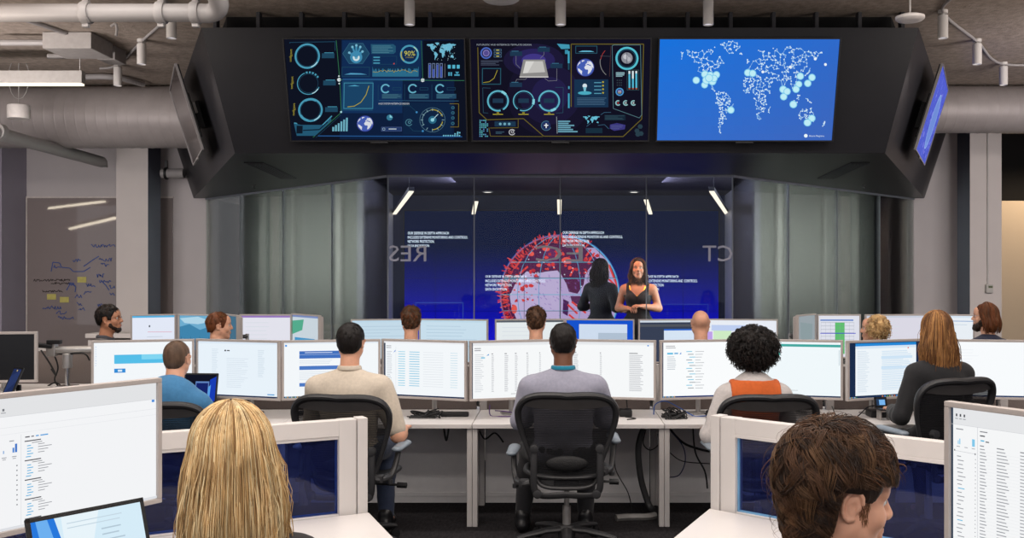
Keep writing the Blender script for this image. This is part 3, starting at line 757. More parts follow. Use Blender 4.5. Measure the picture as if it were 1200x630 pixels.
conduit([at(0, 50, 10.2), at(66, 50, 10.2)], .03, 'grey conduit running into the ceiling box')
conduit([(-7.0, 12.6, z - .03), (-5.6, 12.2, z - .03), (-5.3, 12.7, z - .03)], .035, 'slanting grey conduit behind the junction box')
conduit([(X_(64, 10.4), 9.2, z), (X_(90, 10.4), 10.1, z), (X_(98, 10.4), 10.5, z)], .022, 'bent conduit dropping to the ceiling box')
def fitting_box(c, s, lb, name='junction_box'):
    b = NB(); box(b, c, s, .01); o = finish(b, name, mat('grey_box', (150, 145, 142), .6)); tag(o, lb, 'box', 'ceiling boxes')
fitting_box((X_(92, 10.4), 10.4, CEIL - .09), (.5, .5, .17), 'large grey box on the concrete ceiling above the linear light', 'ceiling_box')
fitting_box((X_(131, 10.9), 10.9, CEIL - .08), (.2, .28, .15), 'small grey junction box near the spotlights')
b = NB()     # sprinkler main with elbow
yy = 7.8; zp = Z_(15, yy); xe = X_(243, yy)
t = thing('sprinkler_pipe', 'thick white sprinkler pipe with grooved couplings and elbow', 'pipe', (xe, yy, zp))
tube(b, [(-5.2, 0, 0), (-.05, 0, 0)], .07, 20); finish(b, 'pipe_run', PIPEM, t)
b = NB(); tube(b, curve_pts([(-.1, 0, 0), (.03, 0, 0), (.11, -.06, .04), (.11, -.2, .14), (.04, -.42, .3), (-.12, -.75, .47)], 8), .075, 18); finish(b, 'elbow', PIPEM, t)
for x in (-.95, -.36, -.09):
    b = NB(); T = Matrix.Rotation(R(90), 4, 'Y'); lathe(b, [(.07, -.035), (.085, -.033), (.092, -.015), (.092, .015), (.085, .033), (.07, .035)], 22, (x, 0, 0), T)
    for s in (-1, 1): box(b, (x, 0, s * .1), (.05, .05, .03), .006)
    finish(b, 'coupling', PIPEM, t)
b = NB(); lathe(b, [(.07, -.03), (.094, -.02), (.094, .02), (.07, .03)], 22, (.1, -.2, .14), Euler((R(60), 0, 0)).to_matrix().to_4x4()); finish(b, 'coupling', PIPEM, t)
t = thing('ceiling_drain_pipe', 'slanting white pipe running back towards the writing board', 'pipe', (-6.5, 11.2, 3.38))
b = NB(); tube(b, [(0, -1.8, .0), (0, 2.95, -.05)], .078, 18); finish(b, 'pipe_run', PIPEM, t)
b = NB(); T = Matrix.Rotation(R(90), 4, 'X'); lathe(b, [(.078, -.06), (.097, -.055), (.097, .055), (.078, .06)], 22, (0, .35, 0), T); finish(b, 'coupling', PIPEM, t)
b = NB(); tube(b, [(0, 2.95, -.03), (0, 3.02, -.04), (0, 3.03, -.12)], .05, 12); finish(b, 'elbow', PIPEM, t)
t = thing('pipe_stub', 'short white pipe with a dark clamp under the wall screen', 'pipe', (X_(203, 14.6), 14.6, Z_(203, 14.6)))
b = NB(); tube(b, [(-.17, 0, 0), (.16, 0, 0)], .07, 16); finish(b, 'pipe_run', PIPEM, t)
b = NB(); T = Matrix.Rotation(R(90), 4, 'Y'); lathe(b, [(.07, -.02), (.09, -.015), (.09, .015), (.07, .02)], 18, (-.1, 0, 0), T); box(b, (-.1, 0, .13), (.03, .03, .12)); finish(b, 'clamp', BLK, t)
def duct(x0, x1, y, zc, r, lb):
    t = thing('air_duct', lb, 'duct', ((x0 + x1) / 2, y, zc), 0, 'round air ducts'); L = x1 - x0
    b = NB(); prof = []; T = Matrix.Rotation(R(90), 4, 'Y'); n = max(3, int(L / .13))
    for i in range(n + 1):
        q = -L / 2 + L * i / n; prof += [(r, q - .016), (r + .004, q - .006), (r + .004, q + .006), (r, q + .016)]
    lathe(b, prof, 40, (0, 0, 0), T); finish(b, 'duct_shell', DUCTM, t, 50)
    for s in (-.3, .15):
        b = NB(); tube(b, [(L * s, -.0, r), (L * s, 0, CEIL - zc)], .006, 6); finish(b, 'hanger', ALU, t)
duct(-8.0, -4.66, 13.0, 3.78, .40, 'large round silver duct beside the left-angled wall screen'.replace('left-angled ', 'dark edge-on '))
duct(4.7, 9.0, 13.0, 3.88, .305, 'round silver duct behind the purple lit wall screen')
# pendant linear light, drum pendant, discs
yl = 10.6; xe = X_(98, yl); zb = Z_(100, yl)
t = thing('pendant_light', 'long white pendant light bar with glowing underside', 'light', (xe - 1.4, yl, zb))
b = NB(); box(b, (0, 0, .085), (2.8, .09, .13), .004); finish(b, 'housing', mat('light_housing', (150, 146, 142), .5), t)
b = NB(); box(b, (0, 0, .01), (2.78, .08, .022), .004); finish(b, 'diffuser', em((255, 240, 214), 1.6), t)
b = NB()
for x in (-1.0, 1.36): tube(b, [(x, 0, .15), (x, 0, CEIL - zb)], .004, 6)
finish(b, 'suspension_wire', ALU, t)
for a_, b_, zl, lb in (((57, 244), (122, 236), 3.74, 'slim light of the open office mirrored high on the writing board'), ((82, 268), (137, 255), 3.2, 'slim light of the open office mirrored lower on the writing board')):
    pts = []
    for px, py in (a_, b_):
        Yv = (zl - CZ) * F / (CY - py); pts.append(Vector((X_(px, Yv), 2 * 15.07 - Yv, zl)))
    d = pts[1] - pts[0]; t = thing('pendant_light', lb, 'light', (pts[0] + pts[1]) / 2, math.atan2(d.y, d.x), 'open office pendant lights')
    b = NB(); box(b, (0, 0, .07), (d.length, .09, .1), .004); finish(b, 'housing', WHITEM, t)
    b = NB(); box(b, (0, 0, .004), (d.length, .10, .05), .004); finish(b, 'diffuser', em((255, 240, 214), 14.0), t)
    b = NB()
    for x in ((-.12, .12) if zl == 3.4 else (-.4, .4)): tube(b, [(d.length * x, 0, .1), (d.length * x, 0, CEIL - zl)], .004, 6)
    finish(b, 'suspension_wire', ALU, t)
t = thing('pendant_speaker', 'white drum shaped pendant hanging below the light bar', 'speaker', (X_(22, 11.67), 11.67, Z_(131, 11.67)))
b = NB(); lathe(b, [(.1, -.085), (.122, -.08), (.125, -.07), (.125, .06), (.12, .075), (.1, .08)], 32); finish(b, 'drum', mat('speaker_white', (214, 208, 204), .4), t)
b = NB(); tube(b, [(0, 0, .08), (0, 0, CEIL - Z_(131, 11.67))], .005, 6); tube(b, [(.12 * math.cos(a), 0, .3 + .25 * math.sin(a) + .1) for a in [6.28 * i / 16 for i in range(16)]], .004, 6, closed=True); finish(b, 'cable', ALU, t)
def disc_fix(px, py, Y, r, lb, name):
    zc = Z_(py, Y); t = thing(name, lb, 'ceiling fitting', (X_(px, Y), Y, zc), 0)
    b = NB(); lathe(b, [(r * .5, -.03), (r * .85, -.024), (r, -.008), (r, .012), (r * .6, .03), (.03, .035)], 32); finish(b, 'disc', mat('speaker_white', (214, 208, 204), .4), t)
    b = NB(); tube(b, [(0, 0, .03), (0, 0, CEIL - zc)], .008, 8); finish(b, 'stem', WHITEM, t)
disc_fix(1066.5, 21, 8.3, .118, 'round white access point disc hanging by the dark slot', 'ceiling_access_point')
disc_fix(587, -2, 8.0, .15, 'round white ceiling disc above the violet dashboard screen', 'ceiling_speaker')
b = NB(); tube(b, curve_pts([at(130, 31, 8.8), at(135, 28, 8.8), at(137, 33, 8.8), at(136, 42, 8.8)], 5), .012, 8); o = finish(b, 'ceiling_sprinkler_drop', PIPEM); tag(o, 'small bent sprinkler drop below the thick pipe', 'sprinkler')
# ---------------- glass writing board on the back wall
yb = 15.07
bx0, bx1, bz1, bz0 = X_(32, yb), X_(202, yb), Z_(232, yb), .55
t = thing('writing_board', 'large grey glass writing board with blue handwriting and notes', 'board', ((bx0 + bx1) / 2, yb, bz0))
W_, H_ = bx1 - bx0, bz1 - bz0
b = NB(); box(b, (0, .012, H_ / 2), (W_, .02, H_), .002)
g_ = mat('board_glass', (140, 130, 128), .025, var=.01, spec=.6); finish(b, 'glass_sheet', g_, t)
b = NB(); box(b, (0, 0, H_ + .012), (W_ + .03, .03, .024), .003); box(b, (-W_ / 2 - .008, 0, H_ / 2), (.016, .03, H_), .003); finish(b, 'frame', mat('board_rim', (214, 206, 200), .4), t)
c = Canvas(W_, H_, bx1 - bx0, H_); rg = random.Random(4)
INK = mat('blue_ink', (48, 78, 150), .6); INKB = mat('black_ink', (62, 52, 52), .6)
def uv(px, py): return (X_(px, yb) - bx0, (bz1 - Z_(py, yb)))
def scribble(px, py, w, ink, h=4.5):
    n = max(4, int(w * 1.1)); pts = []
    for i in range(n + 1):
        u, v = uv(px + w * i / n + rg.uniform(-.6, .6), py + rg.uniform(-h / 2, h / 2)); pts.append((u, v))
    c.path(pts, .011, ink)
for px, py, w in ((107, 288, 28), (116, 304, 16), (118, 310, 10), (86, 305, 8), (62, 312, 9), (113, 323, 9), (116, 330, 14), (80, 333, 9), (101, 334, 11), (98, 343, 9), (88, 347, 8), (50, 360, 22), (66, 366, 12), (68, 372, 18), (90, 356, 6), (92, 362, 7), (114, 358, 8), (128, 336, 7), (128, 344, 7)): scribble(px, py, w, INK)
for px, py, w in ((40, 328, 42), (60, 332, 22), (50, 341, 24)): scribble(px, py, w, INKB, 3)
for pts in (((60, 318), (62, 307), (70, 308), (72, 313), (82, 314), (86, 318), (98, 318), (106, 313)), ((98, 312), (108, 305), (116, 300)), ((78, 340), (83, 331), (89, 336), (88, 342)), ((118, 328), (124, 334), (128, 340))):
    c.path([uv(*p) for p in pts], .013, INK)
o = c.build('handwritten_lettering', t); o.location = (0, -.001, 0)
for px, py in ((96, 327.5), (60.5, 347.5), (75.5, 351)):
    u, v = uv(px, py); b = NB(); box(b, (u - W_ / 2, -.004, H_ - v), (.135, .004, .085), .001); o = finish(b, 'sticky_note', mat('note_yellow', (196, 188, 108), .8)); o.location = t.location
    tag(o, {96: 'yellow sticky note highest on the glass board', 60.5: 'yellow sticky note by the black scribbles on the board', 75.5: 'lowest yellow sticky note on the glass board'}[px], 'note', 'sticky notes')
# conduit and control box on the right column, ledge by the column
b = NB(); tube(b, [(6.155, 14.285, 4.2), (6.155, 14.285, Z_(335, 14.28))], .012, 8); o = finish(b, 'wall_conduit', WHITEM); tag(o, 'thin vertical conduit on the column front', 'conduit')
t = thing('wall_switch_box', 'small wall control box with green display on the column', 'thermostat', (X_(1160, 14.25), 14.27, Z_(338, 14.27)))
b = NB(); box(b, (0, 0, 0), (.1, .04, .12), .006); finish(b, 'case', mat('control_case', (180, 178, 172), .5), t)
b = NB(); box(b, (.01, -.021, .025), (.06, .004, .03), .001); finish(b, 'display', mat('lcd_green', (96, 104, 78), .3), t)
b = NB(); box(b, (X_(142, 13.6), 13.6, Z_(392, 13.6)), (.75, .5, .06), .006); box(b, (X_(142, 13.6), 13.6, Z_(392, 13.6) / 2 - .03), (.7, .45, Z_(392, 13.6) - .06), .006); o = finish(b, 'low_cabinet', COLM); tag(o, 'low white cabinet standing in front of the pale column', 'cabinet')
# ---------------------------------------------------------------- pictures on the big screens
LAND = {
 'na': [(-168, 66), (-156, 71), (-128, 70), (-110, 73), (-94, 72), (-82, 68), (-86, 66), (-94, 61), (-93, 58), (-82, 55), (-79, 52), (-77, 58), (-78, 62), (-70, 61), (-64, 58), (-57, 53), (-60, 49), (-66, 44), (-70, 42), (-76, 36), (-81, 31), (-80, 25), (-83, 29), (-90, 30), (-97, 27), (-97, 21), (-91, 18), (-87, 21), (-88, 16), (-83, 11), (-78, 8), (-84, 9), (-95, 16), (-106, 21), (-113, 30), (-118, 34), (-124, 41), (-124, 48), (-133, 56), (-150, 60), (-163, 55), (-158, 59), (-166, 62)],
 'gl': [(-72, 78), (-60, 82), (-35, 83), (-20, 80), (-22, 72), (-32, 68), (-43, 60), (-51, 64), (-54, 70), (-66, 76)],
 'sa': [(-78, 8), (-72, 12), (-62, 10), (-51, 4), (-44, -2), (-35, -7), (-39, -15), (-41, -22), (-48, -26), (-54, -34), (-62, -39), (-65, -45), (-69, -51), (-68, -55), (-74, -50), (-73, -40), (-71, -28), (-70, -18), (-77, -12), (-81, -5), (-79, 1)],
 'af': [(-16, 14), (-17, 21), (-10, 30), (-5, 35), (10, 37), (20, 32), (32, 31), (37, 21), (43, 12), (51, 12), (45, 2), (40, -5), (40, -15), (35, -22), (31, -29), (26, -34), (19, -34), (14, -24), (12, -15), (13, -6), (9, 2), (6, 4), (-7, 4), (-13, 8)],
 'eu': [(-9, 37), (-9, 43), (-1, 44), (-4, 48), (3, 51), (8, 54), (9, 57), (12, 56), (20, 55), (24, 59), (21, 60), (24, 65), (18, 61), (16, 56), (12, 58), (6, 58), (6, 62), (14, 67), (24, 71), (40, 67), (44, 68), (60, 69), (72, 72), (85, 74), (104, 77), (114, 74), (130, 71), (142, 73), (160, 70), (179, 68), (178, 63), (163, 60), (160, 54), (156, 52), (155, 58), (142, 59), (136, 54), (140, 48), (130, 42), (128, 36), (126, 38), (121, 39), (121, 31), (116, 23), (109, 21), (108, 14), (105, 9), (101, 13), (103, 2), (99, 8), (97, 17), (91, 22), (86, 20), (80, 13), (77, 8), (73, 18), (68, 24), (57, 25), (59, 22), (52, 16), (44, 13), (39, 21), (35, 29), (36, 36), (28, 37), (27, 41), (22, 37), (19, 42), (13, 45), (17, 39), (11, 44), (4, 43), (-1, 37)],
 'au': [(114, -22), (122, -17), (130, -12), (136, -12), (136, -16), (141, -17), (143, -11), (146, -19), (153, -27), (150, -37), (144, -39), (138, -34), (131, -32), (122, -34), (115, -34)],
 'uk': [(-5, 50), (1, 51), (0, 54), (-4, 58), (-6, 56), (-4, 54)], 'jp': [(130, 32), (136, 34), (141, 37), (142, 43), (145, 44), (140, 41), (137, 37), (132, 35)],
 'mg': [(44, -17), (49, -13), (50, -16), (47, -25), (44, -24)], 'id': [(96, 5), (104, -4), (114, -8), (105, -7), (98, 1)], 'bo': [(109, 2), (117, 6), (118, 1), (115, -4), (110, -2)],
 'ng': [(131, -1), (141, -3), (150, -9), (143, -8), (136, -5)], 'nz': [(173, -35), (178, -38), (174, -42), (168, -46), (172, -41)], 'is': [(-24, 65), (-15, 66), (-14, 64), (-20, 63)]}
def inside(p, poly):
    x, y = p; r = False; n = len(poly)
    for i in range(n):
        (x1, y1), (x2, y2) = poly[i], poly[i - 1]
        if (y1 > y) != (y2 > y) and x < (x2 - x1) * (y - y1) / (y2 - y1) + x1: r = not r
    return r
def world_map(c, x, y, w, h, col, keys=None):
    for k in (keys or LAND): c.poly([(x + (lo + 170) / 350 * w, y + (80 - la) / 136 * h) for lo, la in LAND[k]], col)
def globe_icon(c, u, v, r, lon0=-10):
    c.disc(u, v, r + 3, (60, 70, 160), 28); c.disc(u, v, r, (74, 100, 190), 28)
    for k in ('af', 'eu', 'na', 'gl', 'sa'):
        pts = []
        for lo, la in LAND[k]:
            a, b_ = R(lo - lon0), R(la - 18); a = max(-1.5, min(1.5, a)); pts.append((u + r * .98 * math.sin(a) * math.cos(b_), v - r * .98 * math.sin(b_)))
        c.poly(pts, (236, 240, 250))
CY_, CYD, TXT, YEL, GRN = (80, 166, 196), (34, 76, 102), (150, 170, 180), (190, 176, 60), (58, 130, 88)
def tv1(c):
    c.rect(20, 60, 980, 520, (17, 22, 38)); c.rect(330, 66, 560, 500, (17, 34, 66)); c.rect(335, 262, 300, 170, (22, 52, 96)); c.rect(340, 270, 150, 150, (30, 74, 112)); c.rect(335, 70, 390, 190, (20, 48, 90)); c.rect(640, 380, 240, 160, (18, 40, 72)); c.rect(735, 70, 200, 190, (14, 20, 34))
    c.path([(75, 85), (75, 80), (300, 76), (300, 120)], 3, CYD)
    for (u, v, r), a in zip(((163, 147, 58), (172, 282, 55), (184, 416, 56)), (0, 1, 2)):
        c.ring(u, v, r, 9 if a != 1 else 4, CY_, 20, 250 if a == 1 else 380); c.ring(u, v, r - 8, 2, CYD); c.ring(u, v, r - 1, 4, (200, 240, 250), 30, 70)
        if a == 1:
            for k in range(5): c.ring(u, v, r, 9, CY_, 255 + k * 16, 264 + k * 16)
        if a == 2: c.ring(u, v, r - 2, 10, CY_, -120, -60); c.ring(u, v, r - 2, 10, CY_, 100, 150)
        c.rect(u + 72, v - 14, 62, 24, CYD); c.rect(u + 84, v - 18, 46, 3, CY_)
        c.text(u - 78, v + 28, 11, 'config.port', YEL, w=62, rot=-88)
    c.path([(305, 70), (325, 262), (336, 428), (200, 556)], 2.5, GRN); c.path([(335, 440), (215, 556)], 2, CYD)
    c.path([(105, 482), (118, 484), (124, 540), (196, 544), (290, 446)], 5, CY_); c.poly([(104, 484), (140, 492), (250, 492), (286, 456), (288, 470), (258, 502), (210, 548), (120, 548)], (40, 96, 126)); c.rect(118, 496, 30, 40, (18, 30, 46)); c.path([(150, 520), (230, 516), (270, 476)], 6, (18, 40, 60))
    for i, (u, v) in enumerate(((322, 264), (734, 266))): c.disc(u, v, 9, (235, 245, 250))
    c.disc(321, 246, 4, (220, 235, 240)); c.disc(323, 283, 4, (220, 235, 240)); c.disc(335, 426, 5, (180, 230, 240))
    c.path([(322, 264), (940, 268)], 2.5, GRN); c.rect(340, 258, 380, 8, (40, 88, 140)); c.path([(726, 72), (735, 262)], 2, GRN)
    hexa = [(404 + 66 * math.cos(R(60 * i)), 134 + 58 * math.sin(R(60 * i))) for i in range(6)]; c.poly(hexa, (34, 78, 110)); c.path(hexa + hexa[:1], 2, (58, 110, 140))
    c.disc(405, 152, 30, (70, 150, 190)); c.disc(405, 154, 17, (225, 245, 250)); c.disc(405, 154, 8, (110, 180, 210))
    for a, L in ((-150, 40), (-112, 52), (-90, 56), (-68, 52), (-40, 40)):
        p = (405 + L * math.cos(R(a)), 150 + L * math.sin(R(a))); c.line((405, 150), p, 9, (70, 150, 190)); c.disc(p[0], p[1], 6, (130, 200, 225))
    c.poly([(476, 88), (588, 88), (600, 98), (600, 126), (590, 136), (480, 136)], (40, 92, 122)); c.lines(484, 96, 106, 5, 8, (86, 140, 160), 3)
    c.frame(486, 146, 120, 42, 2, CYD)
    for k in range(3): c.rect(490, 150 + 14 * k, 32, 6, CY_)
    c.disc(592, 184, 4, (200, 80, 80))
    c.ring(668, 138, 42, 9, CY_, 0, 360); c.ring(668, 138, 41, 5, YEL, 130, 200); c.ring(668, 138, 41, 4, (200, 230, 190), -60, -20); c.text(642, 145, 24, '90%', (222, 216, 90), w=54); c.text(650, 156, 6, 'LOADING', YEL, w=38)
    world_map(c, 752, 82, 146, 86, (120, 200, 228))
    rg = random.Random(2)
    for k in range(24): c.disc(rg.uniform(756, 896), rg.uniform(92, 166), 1.6, (190, 225, 235), 6)
    c.frame(335, 200, 138, 48, 3, CYD); c.poly([(346, 238), (460, 238), (430, 232), (380, 230)], (90, 170, 210)); c.rect(486, 198, 228, 50, (48, 116, 150)); pts = [(486, 246)]
    for k in range(39): pts.append((488 + k * 5.8, 232 - 26 * rg.random() ** 1.4 - (k % 3) * 2))
    c.poly([(486, 196)] + [(488 + k * 5.8, 206 + 28 * rg.random() ** 1.6) for k in range(39)] + [(714, 196)], (22, 52, 86)); c.path([(488 + k * 5.8, 214 + 14 * rg.random()) for k in range(39)], 1.8, YEL)
    for k in range(4): c.frame(762 + 19 * k, 182, 13, 72, 2.4, (130, 150, 190)); hh = (62, 40, 62, 54)[k]; c.rect(765 + 19 * k, 251 - hh, 7, hh, (66, 88, 190))
    c.rect(842, 184, 3, 68, (110, 110, 115))
    for k in range(3): c.rect(858 + 22 * k, 190, 14, 18, (92, 196, 226))
    c.rect(860, 226, 8, 18, CY_); c.rect(871, 226, 8, 18, CY_); c.poly([(894, 224), (914, 224), (904, 236)], CY_); c.rect(890, 236, 26, 8, CY_)
    c.frame(346, 278, 146, 132, 4, (64, 140, 168)); c.path([(366, 400), (400, 396), (432, 376), (456, 340), (470, 294)], 3.4, YEL); c.poly([(366, 296), (425, 296), (400, 290)], (90, 180, 215))
    for k in range(3):
        u = 552 + 134 * k; c.ring(u, 308, 20, 7, (110, 190, 215), 40, 330); c.frame(u + 34, 302, 42, 14, 2, CYD); c.rect(u - 18, 334, 98, 24, (40, 78, 108)); c.lines(u - 16, 337, 92, 3, 8, (72, 120, 140), 3)
        if k: c.line((u - 40, 286), (u - 40, 364), 2, CYD)
    c.line((516, 288), (516, 366), 2, CYD); c.line((520, 368), (912, 370), 3, (52, 96, 130)); c.text(519, 388, 9, 'HUD SYSTEM INTERFACE DESIGN', (220, 228, 235), w=150)
    c.path([(520, 394), (672, 394), (706, 426)], 2, CYD); c.disc(706, 427, 5, (70, 150, 210))
    c.ring(784, 466, 62, 2, (90, 130, 150)); c.ring(784, 466, 52, 4, YEL, -100, -20); c.ring(784, 466, 50, 4, YEL, 10, 90); c.ring(784, 466, 50, 3, (120, 160, 170), 150, 260)
    for k in range(12): a = R(30 * k); c.line((784 + 46 * math.cos(a), 466 + 46 * math.sin(a)), (784 + 58 * math.cos(a), 466 + 58 * math.sin(a)), 2.5, (150, 190, 200))
    c.disc(784, 466, 20, (44, 110, 140)); c.disc(784, 466, 9, (150, 225, 240)); c.line((784, 466), (812, 436), 3, (200, 240, 250))
    for k in range(6): c.rect(294 + 13.2 * k, 524 - (22 + k * 9.4), 9, 22 + k * 9.4, (120, 190, 210))
    globe_icon(c, 454, 485, 38); c.disc(574, 454, 15, (60, 130, 160)); c.poly([(574, 454), (574, 439), (589, 454)], (150, 225, 240)); c.frame(534, 502, 100, 22, 2, (80, 100, 150)); c.rect(536, 504, 96, 18, (40, 62, 110)); c.ring(546, 513, 6, 2, (170, 200, 215)); c.lines(570, 510, 40, 1, 5, (200, 215, 225), 5)
    c.ring(669, 479, 16, 4, (76, 130, 150), 30, 340); c.ring(671, 478, 6, 3, (90, 150, 170)); c.path([(668, 498), (690, 522), (736, 524)], 2, CYD); c.disc(737, 523, 5, (70, 150, 210))
    c.path([(868, 384), (912, 384), (912, 502), (872, 502)], 2.5, (140, 120, 40))
    for k, v in enumerate((404, 430, 456, 484)): c.disc(884, v, 9, (52, 104, 128), 8); c.disc(884, v, 4, (30, 50, 70), 8)
    c.line((225, 548), (930, 552), 5, (40, 90, 150))
    for k in range(8): c.rect(836 + 11 * k, 543 - (k % 3) * 0, 7, 7, (120, 200, 225))
    for u, v in ((892, 534), (904, 534), (914, 528), (905, 526)): c.rect(u, v, 7, 7, (120, 200, 225))
def tv2(c):
    c.rect(20, 55, 960, 530, (20, 19, 36))
    for k, (r, co) in enumerate(((210, (25, 22, 44)), (150, (31, 27, 58)), (90, (38, 33, 76)))): c.disc(440, 340, r, co, 40)
    for r, co in ((150, (31, 27, 58)), (105, (44, 38, 92)), (60, (68, 58, 140))): c.poly([(360 + r * math.cos(6.283 * i / 30), 168 + .55 * r * math.sin(6.283 * i / 30)) for i in range(30)], co)
    c.text(77, 95, 8, 'FUTURISTIC HUD INTERFACE TEMPLATE DESIGN', (170, 180, 190), w=270)
    c.path([(82, 104), (92, 430), (130, 466), (310, 460), (410, 550), (800, 552), (892, 462), (904, 88), (545, 88), (545, 400)], 4, (112, 100, 40)); c.path([(140, 506), (148, 550), (406, 552)], 3, (112, 100, 40)); c.path([(284, 464), (284, 506), (146, 508)], 3, (112, 100, 40))
    c.ring(124, 132, 25, 7, (80, 110, 200)); c.disc(124, 132, 18, (90, 80, 150)); c.ring(124, 132, 14, 3, (150, 140, 200))
    for k in range(3): c.frame(162, 112 + 15 * k, 38, 11, 2, (86, 120, 150)); c.rect(174, 115 + 15 * k, 14, 5, YEL)
    c.lines(98, 168, 118, 4, 7, (80, 88, 110), 3); c.frame(104, 206, 94, 82, 4, (42, 92, 110)); c.path([(110, 278), (140, 274), (164, 256), (180, 216)], 2.5, YEL)
    c.poly([(308, 164), (414, 164), (432, 250), (290, 250)], (150, 148, 146)); c.poly([(320, 172), (404, 172), (416, 226), (306, 232)], (206, 204, 200)); c.poly([(320, 172), (362, 172), (330, 230), (306, 232)], (228, 226, 222)); c.line((290, 250), (432, 250), 5, (225, 222, 218))
    for u, v in ((242, 124), (379, 104), (442, 184), (242, 278)): c.rect(u, v, 60, 22, (32, 58, 84)); c.rect(u + 8, v - 3, 34, 3, (64, 120, 150))
    c.path([(272, 146), (272, 186), (292, 206)], 2, (130, 130, 140)); c.path([(410, 126), (410, 140), (392, 158)], 2, (130, 130, 140)); c.path([(474, 208), (474, 268), (432, 270), (414, 256)], 2, (130, 130, 140)); c.path([(270, 276), (276, 262), (318, 262), (326, 256)], 2, (130, 130, 140))
    c.path([(146, 306), (108, 304), (112, 430), (136, 432)], 2.5, (44, 80, 100)); c.path([(466, 302), (506, 302), (504, 430), (470, 432)], 2.5, (44, 80, 100))
    for k, u in enumerate((184, 310, 436)):
        c.ring(u, 370, 50, 8 if k != 1 else 5, (100, 190, 212)); c.ring(u, 370, 42, 2, CYD); c.rect(u - 26, 358, 52, 22, (34, 60, 84)); c.ring(u, 370, 50, 12, (140, 220, 235), -70 + k * 60, -40 + k * 60); c.ring(u, 370, 50, 12, (20, 19, 36), 60 + 50 * k, 75 + 50 * k)
        c.rect(u - 25, 436, 50, 4, YEL); c.rect(u - 6, 428, 12, 4, YEL)
    rg = random.Random(3)
    for i in range(5):
        for k in range(10):
            if rg.random() < .75: c.rect(94 + 9 * i, 466 + 9 * k, 6, 6, (90, 130 + rg.randrange(60), 190))
    c.rect(168, 474, 104, 26, (30, 58, 84))
    for k in range(3): c.disc(196 + 22 * k, 487, 7, (120, 180, 200), 8)
    c.lines(174, 526, 50, 2, 7, (60, 90, 110), 4); c.ring(254, 529, 14, 4, (200, 200, 205), 20, 330); c.ring(256, 527, 6, 3, (200, 200, 205))
    c.ring(422, 496, 24, 3, (74, 124, 150), 20, 300); c.ring(422, 496, 17, 8, (40, 58, 110)); c.rect(419, 484, 6, 24, (235, 240, 250)); c.rect(412, 491, 20, 6, (235, 240, 250))
    c.line((473, 450), (476, 536), 3, (150, 160, 165))
    for k, L in enumerate((60, 52, 80, 62, 74, 96)): c.rect(480, 470 + 10.5 * k, L, 7, (110, 170, 190))
    world_map(c, 602, 446, 84, 42, (110, 200, 226), ('na', 'sa', 'af', 'eu', 'au', 'gl')); c.rect(708, 440, 104, 28, (26, 42, 58)); c.lines(712, 444, 96, 4, 6, (50, 76, 90), 3); c.rect(616, 508, 82, 26, (26, 50, 66)); c.poly([(736, 490), (770, 482), (812, 492), (808, 514), (756, 522), (734, 510)], (62, 58, 130)); c.lines(740, 494, 62, 3, 8, (90, 96, 150), 3)
    c.path([(676, 494), (708, 490), (730, 512)], 2, (64, 110, 140)); c.path([(620, 500), (640, 484)], 2, (64, 110, 140)); c.path([(690, 440), (708, 428), (740, 428)], 2, (64, 110, 140))
    for u, v in ((884, 500), (868, 522), (888, 536), (872, 540)): c.poly([(u + 13 * math.cos(R(60 * i)), v + 13 * math.sin(R(60 * i))) for i in range(6)], (44, 66, 78))
    c.poly([(474, 86), (536, 90), (538, 110), (496, 112)], (70, 160, 190)); c.rect(514, 116, 16, 20, (60, 150, 180)); c.rect(528, 122, 9, 60, (70, 170, 200)); c.rect(529, 184, 7, 30, (34, 80, 100)); c.rect(529, 332, 8, 74, (70, 170, 200)); c.rect(530, 296, 7, 14, CY_)
    c.frame(566, 96, 108, 38, 3, (44, 92, 112)); c.poly([(580, 126), (660, 126), (640, 120), (600, 120)], (110, 200, 230)); globe_icon(c, 615, 203, 41)
    c.ring(770, 176, 82, 3, (140, 140, 140), 130, 190, 60); c.ring(770, 176, 80, 3, (170, 60, 60), 190, 225, 60); c.line((742, 98), (734, 248), 2, (90, 60, 60)); c.line((688, 146), (740, 148), 1.5, (80, 90, 100))
    c.rect(560, 262, 168, 140, (26, 54, 84)); c.disc(612, 294, 11, (225, 240, 250)); c.poly([(604, 300), (620, 300), (616, 324), (608, 324)], (130, 200, 220)); c.poly([(612 + 34 * math.cos(6.283 * i / 20), 330 + 9 * math.sin(6.283 * i / 20)) for i in range(20)], (80, 180, 205))
    for k in range(4): c.rect(658, 276 + 18 * k, 36, 4, (96, 170, 196)); c.disc(702, 275 + 18 * k, 5, YEL, 6)
    c.lines(574, 354, 148, 5, 8, (76, 110, 140), 3, .15)
    c.path([(748, 96), (756, 92), (888, 92), (892, 440), (880, 456), (752, 408), (748, 96)], 2.5, (90, 130, 140)); c.ring(821, 158, 52, 10, (90, 200, 220)); c.ring(821, 158, 42, 3, CYD); c.disc(821, 156, 28, (150, 150, 160)); c.disc(814, 150, 12, (205, 205, 212)); c.disc(829, 162, 11, (190, 190, 198)); c.line((821, 130), (821, 184), 3, (90, 90, 110))
    c.lines(766, 226, 44, 4, 6, (150, 190, 200), 4)
    for i in range(9): c.rect(770 + 10 * (i % 3), 264 + 12 * (i // 3), 5, 5, (60, 74, 84))
    c.frame(820, 214, 60, 102, 2, (60, 90, 96))
    for k, (t_, m_) in enumerate(((14, 84), (38, 84), (12, 84))): c.rect(828 + 17 * k, 220, 9, 84, (86, 190, 220)); c.rect(828 + 17 * k, 220, 9, t_, (225, 240, 245)); c.rect(828 + 17 * k, 304, 9, 7, (180, 90, 60))
